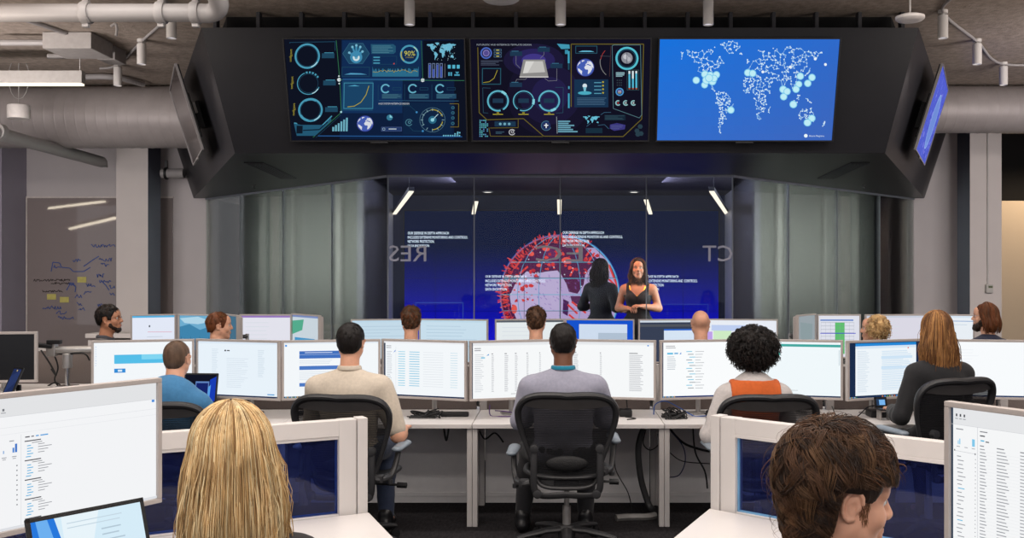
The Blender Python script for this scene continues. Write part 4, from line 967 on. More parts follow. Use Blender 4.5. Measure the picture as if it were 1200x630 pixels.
    c.ring(784, 324, 17, 6, (80, 160, 220)); c.disc(784, 324, 12, (74, 84, 150)); c.rect(776, 319, 16, 4, (210, 200, 230)); c.rect(776, 327, 16, 4, (190, 180, 90))
    for u in (776, 814, 852): c.ring(u, 380, 11, 6, (150, 200, 205), 40, 300); c.disc(u, 380, 4, (190, 60, 60) if u == 776 else (210, 220, 220))
def tv3(c):
    BG = (38, 108, 204); c.rect(20, 55, 960, 530, BG); 
    for i in range(24):
        for k in range(12): t = i / 23; q = k / 11; c.rect(30 + 38.6 * i, 60 + 43 * k, 39.4, 44, (int(26 + 22 * t + 24 * q * (1 - .4 * t)), int(114 - 8 * t - 4 * q), int(220 - 18 * t - 14 * q))); c.k -= 1
    c.k += 1
    m = lambda lo, la: (140 + (lo + 168) * 2.095, 100 + (76 - la) * 3.3)
    rg = random.Random(11); W = (215, 236, 250)
    pts = []
    for k, n in (('na', 130), ('gl', 46), ('sa', 130), ('af', 170), ('eu', 260), ('au', 50), ('uk', 6), ('jp', 8), ('mg', 8), ('id', 6), ('bo', 7), ('ng', 8), ('nz', 7), ('is', 5)):
        pl = LAND[k]; x0, x1 = min(p[0] for p in pl), max(p[0] for p in pl); y0, y1 = min(p[1] for p in pl), max(p[1] for p in pl); q = []; tries = 0
        while len(q) < n and tries < 9000:
            tries += 1; p = (rg.uniform(x0, x1), rg.uniform(y0, y1))
            if inside(p, pl): q.append(m(*p))
        pts.append(q)
    c.k += 1
    for q in pts:
        for i, p in enumerate(q):
            near = sorted(range(len(q)), key=lambda j: (q[j][0] - p[0]) ** 2 + (q[j][1] - p[1]) ** 2)[1:4]
            for j in near: c.line(p, q[j], 1.7, (150, 200, 238), True)
    for u, v in [m(-95 + 14 * i, 74 + 4 * ((i * 7) % 3 - 1)) for i in range(4)] + [(538, 122), (546, 126), (610, 112), (628, 116), (620, 150), (712, 118), (704, 152)]: c.disc(u, v, 3, W, 6)
    c.k += 1
    for q in pts:
        for p in q: c.disc(p[0], p[1], rg.choice((1.8, 2.2, 2.8, 3.6)), W, 6, True)
    for u, v in ((558, 226), (694, 202), (816, 163), (866, 190)): c.disc(u, v, 7, (235, 245, 250), 12)
    for u, v, r in ((231, 267, 16), (274, 238, 17), (300, 242, 16), (330, 240, 16), (272, 290, 15), (282, 266, 19), (310, 272, 18), (318, 258, 16), (294, 256, 18), (400, 414, 16), (484, 230, 16), (508, 233, 16), (742, 247, 16), (799, 253, 16), (778, 282, 16), (734, 286, 15), (720, 311, 16), (657, 312, 17), (676, 322, 16), (659, 348, 16), (706, 386, 17), (796, 455, 16), (774, 477, 17)):
        c.disc(u, v, r + 2, (130, 205, 235), 20); c.disc(u, v, r - 2, (190, 236, 246), 20)
    c.disc(765, 543, 9, (235, 248, 250)); c.text(780, 548, 9, 'Azure Regions', (215, 230, 245), w=75)
BEZ = mat('screen_bezel', (40, 40, 42), .4); SB = mat('screen_black', (20, 20, 22), .35)
def wall_tv(label, loc, yaw, w, h, fn, quad, bezel=BEZ, tilt=16.8, dep=.05):
    t = thing('wall_screen', label, 'screen', loc, yaw, 'screens on the black soffit'); t.rotation_euler = (R(tilt), 0, yaw)
    b = NB(); k = .012
    for c_, s in (((0, 0, h / 2 + k / 2), (w + 2 * k, dep, k)), ((0, 0, -h / 2 - k / 2), (w + 2 * k, dep, k)), ((-w / 2 - k / 2, 0, 0), (k, dep, h)), ((w / 2 + k / 2, 0, 0), (k, dep, h))): box(b, c_, s, .002)
    box(b, (0, -.012, -h / 2 - .02), (.17, .03, .018), .006); finish(b, 'bezel', bezel, t)
    b = NB(); box(b, (0, .012, 0), (w, .03, h), .002); finish(b, 'panel', SB, t)
    b = NB(); box(b, (0, .045, -.05), (w * .6, .05, h * .55), .01); finish(b, 'back_cover', SB, t)
    c = Canvas(w, h, 1000, 565, quad); c.gain = {tv1: .8, tv2: .85}.get(fn, 1.0); fn(c); o = c.build('screen_picture', t); o.location = (0, -.0045, -h / 2)
    return t
Yt = 9.33
wall_tv('wall screen with blue dashboard and three stacked rings', (X_(441.6, Yt), Yt, 3.444), 0, 1.66, .935, tv1, (47, 64, 937, 50, 571, 15))
wall_tv('wall screen with violet dashboard and a silver chip', (X_(656.8, Yt), Yt, 3.444), 0, 1.66, .935, tv2, (46, 64, 938, 17, 571, -17))
wall_tv('bright blue wall screen showing a dotted world map', (X_(875.2, Yt), Yt, 3.444), 0, 1.66, .935, tv3, (52, 68, 937, -14, 566, -46))
def tv_off(c): c.rect(-5, -5, 1010, 575, mat('screen_off', (52, 46, 46), .16))
def tv_side(c):
    rg = random.Random(8); c.rect(-5, -5, 1010, 575, (84, 96, 205))
    for i in range(160): u = rg.uniform(0, 960); v = rg.uniform(0, 520); c.rect(u, v, rg.uniform(6, 40), rg.uniform(3, 40), rg.choice(((112, 120, 224), (70, 78, 186), (96, 116, 214), (138, 136, 226))))
    c.disc(560, 300, 190, (120, 150, 220), 40); c.disc(560, 300, 150, (112, 140, 214), 40); c.ring(560, 300, 190, 8, (160, 185, 235))
for sx, fn, lb in ((-1, tv_off, 'dark wall screen seen edge-on beside the large duct'), (1, tv_side, 'purple lit wall screen seen edge-on beside the duct')):
    t = wall_tv(lb, (sx * 4.17, 11.12, 3.47), sx * R(66.8), 1.6, .9, fn, None, mat('bezel_grey', (130, 126, 126), .4), dep=.026)
    b = NB(); box(b, (0, .16, 0), (.12, .2, .3), .01); box(b, (.02, .24, .12), (.3, .1, .06), .01); finish(b, 'mount', BLK, t)
    b = NB(); box(b, (.3, .1, .05), (.05, .03, .12), .004); finish(b, 'plug', WHITEM, t)
# ---------------- video wall in the glass room
yv = 17.12; kx = yv / F
vx0, vx1, vy0, vy1 = 474, 842, 247, 404
def vwall(c):
    
    for i in range(32):
        t = i / 31; q = max(0, (t - .25) / .6); c.rect(vx0, vy0 + 5 * i, vx1 - vx0, 5.2, (int(13 + 10 * q), int(24 + 6 * t - 6 * q), int(54 + 22 * t + 118 * q)))
    rg = random.Random(6); gx, gy, gr = 656, 345, 69
    c.disc(gx, gy, gr + 1.5, (60, 110, 190), 60); c.disc(gx, gy, gr, (76, 24, 62), 60); c.disc(gx + 1, gy + 3, gr - 5, (92, 36, 78), 60)
    q = lambda u, v: (540 + u / 3, 190 + v / 3)
    c.poly([q(*p) for p in ((172, 470), (190, 430), (215, 398), (232, 383), (262, 392), (300, 384), (340, 380), (352, 396), (348, 420), (352, 450), (352, 560), (200, 560), (178, 510))], (206, 186, 222))
    c.poly([q(*p) for p in ((352, 392), (372, 430), (380, 455), (410, 462), (432, 430), (438, 390), (480, 340), (440, 300), (470, 300), (520, 350), (546, 420), (552, 480), (540, 550), (352, 560))], (196, 172, 214))
    c.poly([q(*p) for p in ((255, 395), (275, 400), (280, 430), (262, 420))], (150, 60, 100)); c.poly([q(*p) for p in ((300, 300), (340, 300), (338, 360), (310, 372), (296, 340))], (112, 46, 96)); c.poly([q(*p) for p in ((385, 470), (430, 470), (420, 500), (392, 496))], (96, 44, 88)); c.poly([q(*p) for p in ((360, 480), (380, 490), (376, 540), (358, 530))], (84, 40, 90))
    for i in range(330):     # woven dots over the land
        a, r_ = rg.uniform(0, 6.283), gr * math.sqrt(rg.random()); u, v = gx + r_ * math.cos(a), gy + r_ * math.sin(a)
        if v > 322: c.line((u - .8, v - .8), (u + .8, v + .8), .5, (150, 110, 190), True)
    for i in range(150):
        a = R(rg.uniform(150, 300)); r0 = gr * rg.uniform(.86, 1.0); L = rg.uniform(3, 8); p = (gx + r0 * math.cos(a), gy + r0 * math.sin(a)); e = rg.uniform(-.3, .3)
        c.line(p, (p[0] + L * math.cos(a + e), p[1] + L * math.sin(a + e)), 1.1, rg.choice(((232, 60, 56), (214, 50, 60), (246, 90, 76))), True)
    for i in range(80):
        a = R(rg.uniform(165, 320)); r0 = gr * rg.uniform(.45, .92); u, v = gx + r0 * math.cos(a), gy + r0 * math.sin(a); s = rg.uniform(.8, 2.6)
        c.poly([(u + s * rg.uniform(.7, 1.5) * math.cos(k), v + s * rg.uniform(.6, 1.2) * math.sin(k)) for k in (0, 1, 2, 3, 4, 5)], rg.choice(((240, 76, 70), (226, 60, 62), (200, 50, 60))))
    for u, v, w_, h_ in ((300, 303, 14, 10), (275, 362, 10, 6), (372, 345, 18, 12), (410, 312, 8, 6), (188, 516, 10, 16), (250, 322, 8, 8)): u, v = q(u, v); c.poly([(u + w_ / 3 * math.cos(6.283 * i / 12), v + h_ / 3 * math.sin(6.283 * i / 12)) for i in range(12)], (250, 96, 84))
    for (u0, v0), (u1, v1) in (((448, 352), (470, 318)), ((440, 330), (458, 306)), ((384, 400), (398, 372)), ((376, 500), (410, 532)), ((390, 490), (440, 530)), ((380, 535), (400, 552)), ((190, 372), (214, 338)), ((206, 392), (236, 366)), ((500, 390), (540, 430)), ((520, 360), (552, 440))): c.line(q(u0, v0), q(u1, v1), 2.2, (236, 70, 66))
    for k in range(-2, 4): v = gy + k * 19; hw = math.sqrt(max(gr ** 2 - (v - gy) ** 2, 1)); c.line((gx - hw, v), (gx + hw, v), .7, (96, 190, 214))
    for k in (-2, -1, 0, 1, 2): c.path([(gx + k * .36 * math.sqrt(max(gr ** 2 - (gr * math.sin(t)) ** 2, 0)) * 1.0, gy + gr * math.sin(t)) for t in [-1.5 + .25 * i for i in range(13)]], .7, (96, 170, 214))
    c.ring(gx, gy, gr, 1.2, (110, 190, 230), -80, 40, 80); c.ring(gx, gy, gr, 1.2, (180, 90, 120), 120, 280, 80); c.ring(gx, gy, gr - 7, .7, (200, 70, 80), 140, 300, 80)
    for i in range(26): a, r_ = rg.uniform(0, 6.283), gr * math.sqrt(rg.random()) * .9; u, v = gx + r_ * math.cos(a), gy - abs(r_ * math.sin(a)) * .9; c.rect(u, v, 1.2, 1.2, (235, 235, 245))
    for u, v in ((478, 274.5), (659.5, 274), (569, 325.5), (747, 325.5)):
        for i, (s, w_) in enumerate((('OUR DEFENSE IN DEPTH APPROACH', 48), ('INCLUDES EXTENSIVE MONITORING AND CONTROLS,', 70), ('NETWORK PROTECTION,', 31), ('DATA ENCRYPTION', 25))): c.text(u, v + 4.9 * i, 3.1, s, em((226, 238, 248), 1.7), w=w_)
    for u in (510, 556, 614, 656, 702, 750, 800): c.rect(u, vy0, .5, vy1 - vy0, (10, 14, 40))
    for v in (286, 325, 364): c.rect(vx0, v, vx1 - vx0, .4, (10, 14, 40))
    c.frame(487, 354, 56, 30, .7, (60, 90, 170)); c.frame(760, 356, 70, 30, .7, (50, 70, 160))
t = thing('video_wall', 'large video wall with a red and lilac globe on blue', 'screen', (X_((vx0 + vx1) / 2, yv), yv, Z_(vy1, yv)))
w_, h_ = (vx1 - vx0) * kx, (vy1 - vy0) * kx
b = NB(); box(b, (0, .025, h_ / 2), (w_ + .04, .045, h_ + .04), .004); finish(b, 'casing', SB, t)
c = Canvas(w_, h_, 1, 1, (vx0, vy0, vx1, 0, vy1, 0)); vwall(c); o = c.build('screen_picture', t); o.location = (0, -.001, 0)
# ---------------------------------------------------------------- monitors
SILV = mat('monitor_silver', (178, 170, 166), .45, metal=.1, var=.02); MBK = mat('monitor_back', (60, 60, 62), .5)
WS = (243, 247, 250)
def monitor(name, label, group, A, B, zb, zt, fn, pole=None, bez=.017, back=None, thick=.045, deskz=.7, W=690, H=430):
    """Stands with its lower front edge from A to B (x, y)."""
    A, B = Vector(A), Vector(B); d = B - A; w, h = d.length, zt - zb; ang = math.atan2(d.y, d.x); m = (A + B) / 2
    t = thing(name, label, 'monitor', (m.x, m.y, deskz), ang, group); z0 = zb - deskz
    b = NB()
    for c_, s in (((0, 0, z0 + h - bez / 2), (w, .03, bez)), ((0, 0, z0 + bez / 2), (w, .03, bez)), ((-w / 2 + bez / 2, 0, z0 + h / 2), (bez, .03, h - 2 * bez)), ((w / 2 - bez / 2, 0, z0 + h / 2), (bez, .03, h - 2 * bez))): box(b, c_, s, .0025)
    finish(b, 'bezel', SILV, t)
    b = NB(); box(b, (0, thick / 2 + .008, z0 + h / 2), (w - .05, thick, h - .03), .012, seg=3); finish(b, 'back_cover', back or SILV, t)
    c = Canvas(w - 2 * bez, h - 2 * bez, W, H); fn(c); o = c.build('screen_picture', t); o.location = (0, -.003, z0 + bez)
    if pole != 'none':
        b = NB(); box(b, (0, .075, z0 + h * .5), (.1, .05, .1), .008); tube(b, [(0, .09, z0 + h * .5), (0, .16, z0 + h * .5)], .02, 10); finish(b, 'arm', MBK, t)
        b = NB(); tube(b, [(0, .16, .0), (0, .16, z0 + h * .56)], .018, 12); box(b, (0, .16, .006), (.14, .12, .012), .004); finish(b, 'stand_pole', ALU, t)
    return t
def bg(c, col=WS): c.rect(-2, -2, c.W + 4, c.H + 4, em(col, 1.0, True))
def taskbar(c, col=(28, 44, 78), n=7, h=11):
    c.rect(0, c.H - h, c.W, h, col)
    for i in range(n): c.rect(8 + i * 14, c.H - h + 2, 9, h - 4, ((120, 190, 230), (220, 180, 90), (90, 160, 220), (200, 210, 220), (60, 140, 80))[i % 5])
def m_p1(c): bg(c); c.rect(140, 96, 420, 70, (86, 190, 232)); c.rect(330, 96, 230, 40, (130, 214, 242)); c.rect(140, 204, 78, 32, (52, 140, 214)); c.rect(165, 212, 30, 16, (220, 235, 245)); c.rect(590, 90, 30, 34, (70, 140, 200)); c.rect(592, 94, 14, 14, (90, 180, 90)); c.poly([(634, 122), (650, 92), (656, 122)], (150, 170, 200)); c.lines(590, 150, 60, 8, 12, (214, 222, 230), 3); c.lines(10, 30, 8, 9, 18, (150, 180, 230), 4)
def m_p2(c): bg(c, (232, 242, 250)); c.rect(0, 0, 690, 16, (220, 232, 244)); c.disc(238, 70, 7, (40, 40, 46)); c.rect(252, 66, 24, 8, (60, 60, 66)); c.lines(120, 60, 60, 24, 13, (206, 220, 232), 4); c.lines(250, 130, 190, 16, 15, (206, 218, 230), 3); c.lines(520, 60, 60, 18, 12, (204, 218, 230), 4); c.rect(600, 400, 60, 8, (60, 150, 210)); taskbar(c)
def m_p3(c): bg(c); c.rect(0, 0, 690, 12, (226, 234, 242)); c.disc(14, 24, 8, (60, 150, 230)); c.rect(110, 68, 330, 58, (66, 112, 190)); c.line((110, 96), (440, 96), 2, (200, 215, 235)); c.rect(150, 78, 200, 5, (220, 230, 245)); c.rect(110, 184, 330, 30, (78, 122, 196)); c.rect(110, 316, 330, 28, (78, 122, 196)); c.lines(110, 140, 300, 3, 12, (214, 222, 232), 4); c.lines(110, 230, 280, 5, 14, (214, 222, 232), 4); taskbar(c)
def m_p4(c):
    bg(c); c.rect(0, 0, 690, 14, (236, 238, 242)); c.rect(0, 14, 12, 410, (40, 56, 80)); c.lines(20, 34, 50, 2, 14, (150, 150, 160), 5); c.lines(24, 80, 46, 22, 14, (190, 196, 204), 4); c.poly([(80, 90), (100, 66), (100, 78)], (40, 120, 210))
    for r in range(15): c.rect(124, 78 + 19 * r, 60, 5, (120, 200, 226)); c.rect(220, 78 + 19 * r, 88, 5, (104, 190, 222)); c.rect(340, 80 + 19 * r, 170, 2.5, (216, 222, 228)); c.rect(570, 80 + 19 * r, 60, 3, (170, 210, 226))
    c.rect(104, 40, 1.5, 370, (200, 206, 212)); taskbar(c)
def m_table(cols, side=True):
    def f(c):
        bg(c, (246, 248, 249)); c.rect(0, 0, 690, 18, (230, 232, 235)); c.rect(0, 20, 690, 1.5, (205, 208, 212))
        if side: c.rect(0, 0, 8, 430, (50, 60, 80)); c.lines(20, 40, 60, 2, 16, (140, 140, 150), 6); c.lines(22, 90, 70, 20, 15, (200, 204, 210), 4); c.poly([(110, 100), (130, 86), (130, 98)], (70, 150, 210)); c.rect(70, 110, 30, 12, (150, 206, 230))
        else: c.rect(640, 20, 12, 10, (60, 140, 220))
        for u, w in cols: c.rect(u, 84, w * .6, 6, (110, 112, 118)); c.lines(u, 100, w, 24, 12, (190, 192, 197), 5, .25)
        c.lines(300, 400, 60, 1, 5, (150, 150, 155), 4)
    return f
def m_p7(c):
    bg(c, (250, 252, 253)); c.rect(0, 0, 10, 430, (44, 60, 90)); c.lines(30, 26, 80, 2, 14, (150, 152, 158), 5); c.rect(40, 80, 46, 14, (96, 190, 226)); c.rect(96, 80, 30, 12, (120, 180, 222)); c.poly([(136, 94), (150, 76), (150, 92)], (50, 130, 210)); c.lines(40, 110, 70, 7, 16, (180, 190, 200), 5)
    for r in range(14): c.rect(190 + (r % 3) * 12, 70 + 22 * r, 46, 6, ((110, 196, 224), (150, 156, 162))[r % 2]); c.rect(260, 72 + 22 * r, 70 - (r % 4) * 9, 4, (170, 174, 180))
    taskbar(c, (30, 52, 108))
def m_p8(c): bg(c, (240, 248, 251)); c.rect(0, 18, 690, 20, (66, 168, 160)); c.rect(0, 82, 210, 26, (74, 178, 168)); c.lines(300, 380, 60, 1, 6, (190, 196, 200), 4); c.rect(676, 60, 6, 120, (200, 214, 220)); taskbar(c, (30, 50, 84))
def m_p9(c): bg(c, (28, 44, 74)); c.rect(60, 6, 560, 406, (238, 245, 250)); c.rect(60, 6, 560, 22, (38, 136, 214)); c.rect(60, 28, 560, 20, (214, 230, 244)); c.disc(545, 50, 6, (226, 90, 60)); c.lines(80, 66, 110, 26, 12.5, (206, 220, 232), 4); c.lines(300, 70, 280, 24, 13, (200, 222, 240), 5); c.rect(294, 110, 290, 22, (206, 228, 246)); c.rect(294, 190, 290, 22, (206, 228, 246)); taskbar(c, (30, 50, 84), 5); [c.rect(300 + 22 * i, 420, 12, 8, ((220, 120, 60), (70, 150, 230), (90, 170, 90), (220, 190, 70), (190, 200, 210))[i % 5]) for i in range(8)]
def m_p10(c): bg(c, (248, 251, 253)); c.lines(60, 60, 300, 12, 24, (238, 242, 246), 4); taskbar(c, (34, 56, 96), 0)
FR = [  # left px, right px, depth at left, depth at right, picture, what it shows
 (107, 228, 7.02, 7.22, m_p1, 'front row monitor with a sky blue web banner'), (230.5, 328.5, 7.25, 7.02, m_p2, 'front row monitor with a pale text page beside the web banner one'),
 (330, 446, 7.04, 7.2, m_p3, 'front row monitor with blue bars before the man in cream polo'), (448, 547.5, 7.24, 7.0, m_p4, 'front row monitor with light blue table columns above the cable tangle'),
 (550, 659.5, 7.0, 7.2, m_table([(150, 20), (250, 30), (330, 22), (420, 18), (520, 14)]), 'front row monitor with grey table beside the man wearing a lanyard'), (660.5, 769, 7.2, 7.06, m_table([(60, 40), (270, 16), (500, 110)], False), 'front row monitor with a long grey list nearest the blue cable'),
 (773, 880, 7.06, 7.2, m_p7, 'front row monitor with code lines beside the dark curly haired person'), (881, 988, 7.22, 7.06, m_p8, 'front row monitor with a teal header bar'),
 (992, 1084, 7.0, 7.26, m_p9, 'front row monitor with a mail window and dark sides'), (1086, 1203, 7.2, 7.08, m_p10, 'front row monitor with an almost blank white page')]
for pl, pr, Ya, Yb, fn, lb in FR: monitor('monitor', lb, 'monitors on the front desk row', (X_(pl, Ya), Ya), (X_(pr, Yb), Yb), .825, 1.25, fn)
def s_plain(head=None, body=(236, 240, 246), fn=None):
    def f(c):
        bg(c, body)
        if head: c.rect(0, 0, 690, 20, head)
        if fn: fn(c)
        else: c.lines(60, 70, 420, 6, 42, (214, 220, 228), 6)
    return f
def sky(c):
    bg(c, (110, 172, 206)); c.poly([(0, 120), (160, 90), (330, 150), (500, 110), (690, 160), (690, 430), (0, 430)], (64, 132, 172)); c.poly([(0, 30), (300, 10), (520, 60), (300, 90), (80, 80)], (176, 212, 230)); c.poly([(0, 260), (690, 230), (690, 430), (0, 430)], (40, 96, 130))
    for i in range(14): u = 20 + i * 50; c.poly([(u, 300), (u + 8, 210 + (i % 3) * 16), (u + 16, 300)], (28, 66, 84))
RR = [
 (153, 206, 9.75, 9.95, s_plain((86, 176, 224), (226, 232, 246), lambda c: (c.disc(280, 110, 12, (50, 60, 70)), c.line((250, 170), (650, 176), 5, (220, 150, 170)), c.lines(240, 220, 260, 4, 40, (196, 204, 216), 6))), 'rear monitor with blue title strip and pink line by the pale column'),
 (209.5, 262, 9.9, 9.75, sky, 'rear monitor with a blue lake picture'), (261, 279, 9.66, 9.2, s_plain(None, (70, 110, 134), lambda c: c.poly([(0, 200), (690, 260), (690, 430), (0, 430)], (40, 78, 100))), 'rear monitor turned sharply inward with a dusky blue picture'),
 (281, 342, 9.75, 9.75, s_plain((150, 120, 190), (226, 226, 236)), 'rear monitor with a purple title strip'), (342.5, 375, 9.78, 9.3, s_plain((120, 140, 190), (200, 212, 220), lambda c: (c.poly([(0, 60), (300, 40), (260, 150), (0, 200)], (84, 170, 140)), c.rect(60, 230, 520, 40, (70, 150, 200)))), 'rear monitor turned inward with green and blue blocks'),
 (411, 490, 9.7, 9.82, s_plain((190, 216, 232), (196, 218, 232), lambda c: c.lines(60, 60, 560, 8, 34, (170, 196, 214), 5)), 'rear monitor with pale blue page nearer the purple strip monitor'), (491.5, 572, 9.82, 9.65, s_plain((190, 216, 232), (200, 222, 236), lambda c: c.lines(60, 60, 560, 8, 34, (172, 198, 216), 5)), 'rear monitor with pale blue page nearer the globe'),
 (580, 661.5, 9.7, 9.8, s_plain((90, 96, 104), (228, 234, 236)), 'rear monitor with a white page under the globe'), (662.5, 743.5, 9.8, 9.7, s_plain(None, (22, 82, 204), lambda c: (c.rect(130, 40, 500, 390, (206, 220, 238)), c.rect(330, 130, 300, 300, (176, 192, 210)))), 'rear monitor with bright blue desktop and grey window'),
 (748, 826, 9.7, 9.8, s_plain((206, 216, 226), (56, 64, 84), lambda c: (c.rect(0, 40, 690, 26, (80, 84, 92)), c.rect(260, 90, 420, 340, (214, 228, 244)), c.rect(260, 90, 420, 16, (40, 100, 200)))), 'rear monitor with a dark side panel before the bald man'),
 (827.5, 911.5, 9.8, 9.66, s_plain(None, (232, 236, 244), lambda c: (c.rect(40, 50, 480, 60, (190, 206, 240)), c.rect(200, 130, 280, 16, (44, 60, 210)), c.rect(0, 120, 50, 180, (190, 160, 230)), c.rect(60, 110, 180, 120, (206, 234, 196)), c.lines(270, 170, 360, 5, 34, (206, 210, 222), 6))), 'rear monitor with a coloured calendar'),
 (934, 955, 9.3, 9.7, s_plain(None, (152, 162, 168), lambda c: c.poly([(100, 60), (600, 90), (560, 300), (120, 280)], (140, 156, 160))), 'grey rear monitor turned inward beside the green sheet'),
 (957.5, 1008.5, 9.76, 9.75, s_plain(None, (222, 224, 234), lambda c: (c.rect(30, 40, 560, 14, (90, 130, 200)), c.rect(280, 70, 160, 330, (96, 190, 110)), [c.rect(40, 70 + 36 * i, 560, 2.5, (120, 130, 150)) for i in range(9)], [c.rect(40 + 80 * i, 70, 2.5, 330, (150, 158, 172)) for i in range(8)], c.rect(30, 180, 600, 8, (60, 70, 200)))), 'rear monitor showing a green striped spreadsheet'),
 (1013.5, 1086, 9.7, 9.75, s_plain((200, 206, 220), (218, 216, 228)), 'rear monitor with lilac grey page behind the curly blonde woman'),
 (1086.5, 1142, 9.75, 9.6, s_plain((214, 228, 240), (232, 238, 244), lambda c: (c.rect(0, 52, 690, 6, (90, 140, 200)), c.rect(100, 90, 500, 4, (180, 200, 220)), c.rect(0, 330, 690, 100, (64, 120, 160)), c.rect(60, 360, 130, 70, (220, 226, 232)), c.rect(300, 350, 300, 30, (60, 150, 160)))), 'rear monitor with a blue landscape strip beside the long haired man in navy')]
for pl, pr, Ya, Yb, fn, lb in RR:
    zt = 1.70 - (368 - CY if pl < 400 or pl > 920 else 373.5 - CY) * (Ya + Yb) / 2 / F
    monitor('monitor', lb, 'monitors on the rear desk row', (X_(pl, Ya), Ya), (X_(pr, Yb), Yb), zt - .43, zt, fn, bez=.014)
def m_left(c):
    bg(c, (243, 244, 246)); c.rect(-2, -2, 694, 62, em((226, 227, 229), 1, True)); c.rect(0, 60, 690, 1.2, (204, 206, 210)); c.rect(0, 96, 690, 1, (218, 220, 224)); c.rect(0, 118, 690, 1, (225, 227, 231)); c.rect(672, 62, 11, 9, (70, 140, 220))
    for i in range(4): c.rect(60 + 26 * i, 34, 7, 8, (120, 122, 128)); c.rect(56 + 26 * i, 46, 15, 3, (165, 167, 172))
    c.rect(197, 124, 1.2, 310, (210, 212, 216)); c.rect(178, 152, 7, 28, (70, 120, 200)); c.rect(170, 164, 6, 16, (90, 140, 210)); c.rect(140, 170, 4, 10, (150, 180, 220)); c.lines(70, 140, 50, 1, 6, (140, 142, 148), 3); c.lines(160, 140, 22, 1, 6, (140, 142, 148), 3)
    for k in range(3): c.rect(104 + 32 * k, 192, 15, 2.4, (140, 142, 148)); c.rect(106 + 32 * k, 198, 11, 2.4, (160, 162, 168))
    for k in range(9): c.lines(50, 222 + 16 * k, 76, 1, 6, (160, 162, 168), 3); c.rect(182, 222 + 16 * k, 4, 4, (120, 122, 128))
    c.rect(210, 133, 15, 4, (90, 90, 96)); c.rect(230, 133, 9, 4, (120, 120, 126)); c.rect(245, 133, 10, 4, (80, 160, 220)); c.rect(260, 133, 26, 4, (80, 160, 220))
    for k in range(5):
        v = 147 + 64 * k; c.rect(208, v, 54, 3.6, (84, 84, 90)); c.rect(232, v + 8, 34, 2.4, (140, 142, 146))
        for i in range(4): c.rect(216, v + 16 + 9 * i, 13 + (i % 2) * 7, 3, (92, 178, 222)); c.rect(252, v + 15 + 9 * i, 22 + 12 * ((i * 2) % 3), 2.4, (150, 152, 158))
        c.rect(212, v + 52, 17, 3, (92, 178, 222))
    c.rect(0, 420, 690, 8, (222, 224, 228))
def m_right(c):
    bg(c, (245, 246, 247)); c.rect(-2, -2, 694, 52, em((229, 230, 232), 1, True)); c.rect(0, 0, 6, 420, (40, 56, 76)); c.rect(0, 50, 690, 1.2, (206, 208, 212))
    for i in range(3): c.rect(15 + 13 * i, 18, 5, 8, (70, 72, 78)); c.rect(13 + 13 * i, 31, 9, 3, (165, 167, 172))
    c.rect(86, 50, 1.2, 372, (196, 198, 204)); c.lines(16, 62, 34, 1, 5, (140, 142, 148), 3); c.rect(69, 88, 9, 22, (130, 200, 234)); c.rect(22, 98, 3, 11, (130, 200, 234)); c.rect(27, 92, 3.4, 17, (130, 200, 234))
    for u in (18, 44, 68): c.rect(u, 115, 11, 2.4, (170, 172, 178))
    c.line((12, 130), (80, 131), 1, (180, 182, 188)); c.rect(10, 126, 3, 5, (80, 82, 88)); c.rect(78, 129, 3, 5, (80, 82, 88))
    for k in range(22): c.rect(19 + (k % 3) * 2, 144 + 12 * k, 14 + (k * 7) % 12, 2.8, (96, 186, 222) if k in (8, 16, 21) else (160, 162, 168)); c.rect(79, 146 + 12 * k, 2.6, 2.6, (140, 142, 148))
    c.lines(96, 60, 26, 1, 5, (130, 132, 138), 3); c.rect(96, 72, 16, 3.6, (80, 82, 88)); c.rect(98, 86, 12, 4, (96, 186, 222)); c.rect(114, 88, 11, 3.6, (100, 102, 108))
    for u, w in ((96, 22), (150, 38), (222, 34), (300, 60), (400, 30), (470, 90)):
        c.rect(u, 102, w * .6, 3, (130, 132, 138))
        for k in range(30): c.rect(u, 112 + 9.6 * k, w * (.7 + .3 * ((k * 5) % 4) / 3), 2.6, (150, 152, 158))
    for k in range(30): c.rect(90, 117.6 + 9.6 * k, 590, .6, (228, 230, 233))
    c.rect(-2, 412, 9, 16, (20, 20, 24))
u = Vector((.528, .849)); B_ = Vector((X_(187, 3.43), 3.43)); monitor('monitor', 'large near monitor with grouped blue and grey text beside the blonde woman', 'near monitors', B_ - u * .69, B_, .925, 1.353, m_left, bez=.016)
u = Vector((.53, -.848)); A_ = Vector((X_(1110, 2.8), 2.8)); monitor('monitor', 'large near monitor with a data table before the bearded man', 'near monitors', A_, A_ + u * .69, .925, 1.352, m_right, bez=.016)
# dark monitor at the standing desk
def m_black(c): c.rect(-2, -2, 700, 440, mat('screen_black_gloss', (10, 10, 12), .2))
Ya = 6.95; pB = Vector((X_(44, Ya), Ya)); ua = Vector((math.cos(R(8)), math.sin(R(8))))
monitor('monitor', 'switched off black monitor on the high desk by the mauve wall', None, pB - ua * .56, pB, .965, 1.318, m_black, deskz=.90, thick=.08, bez=.018)
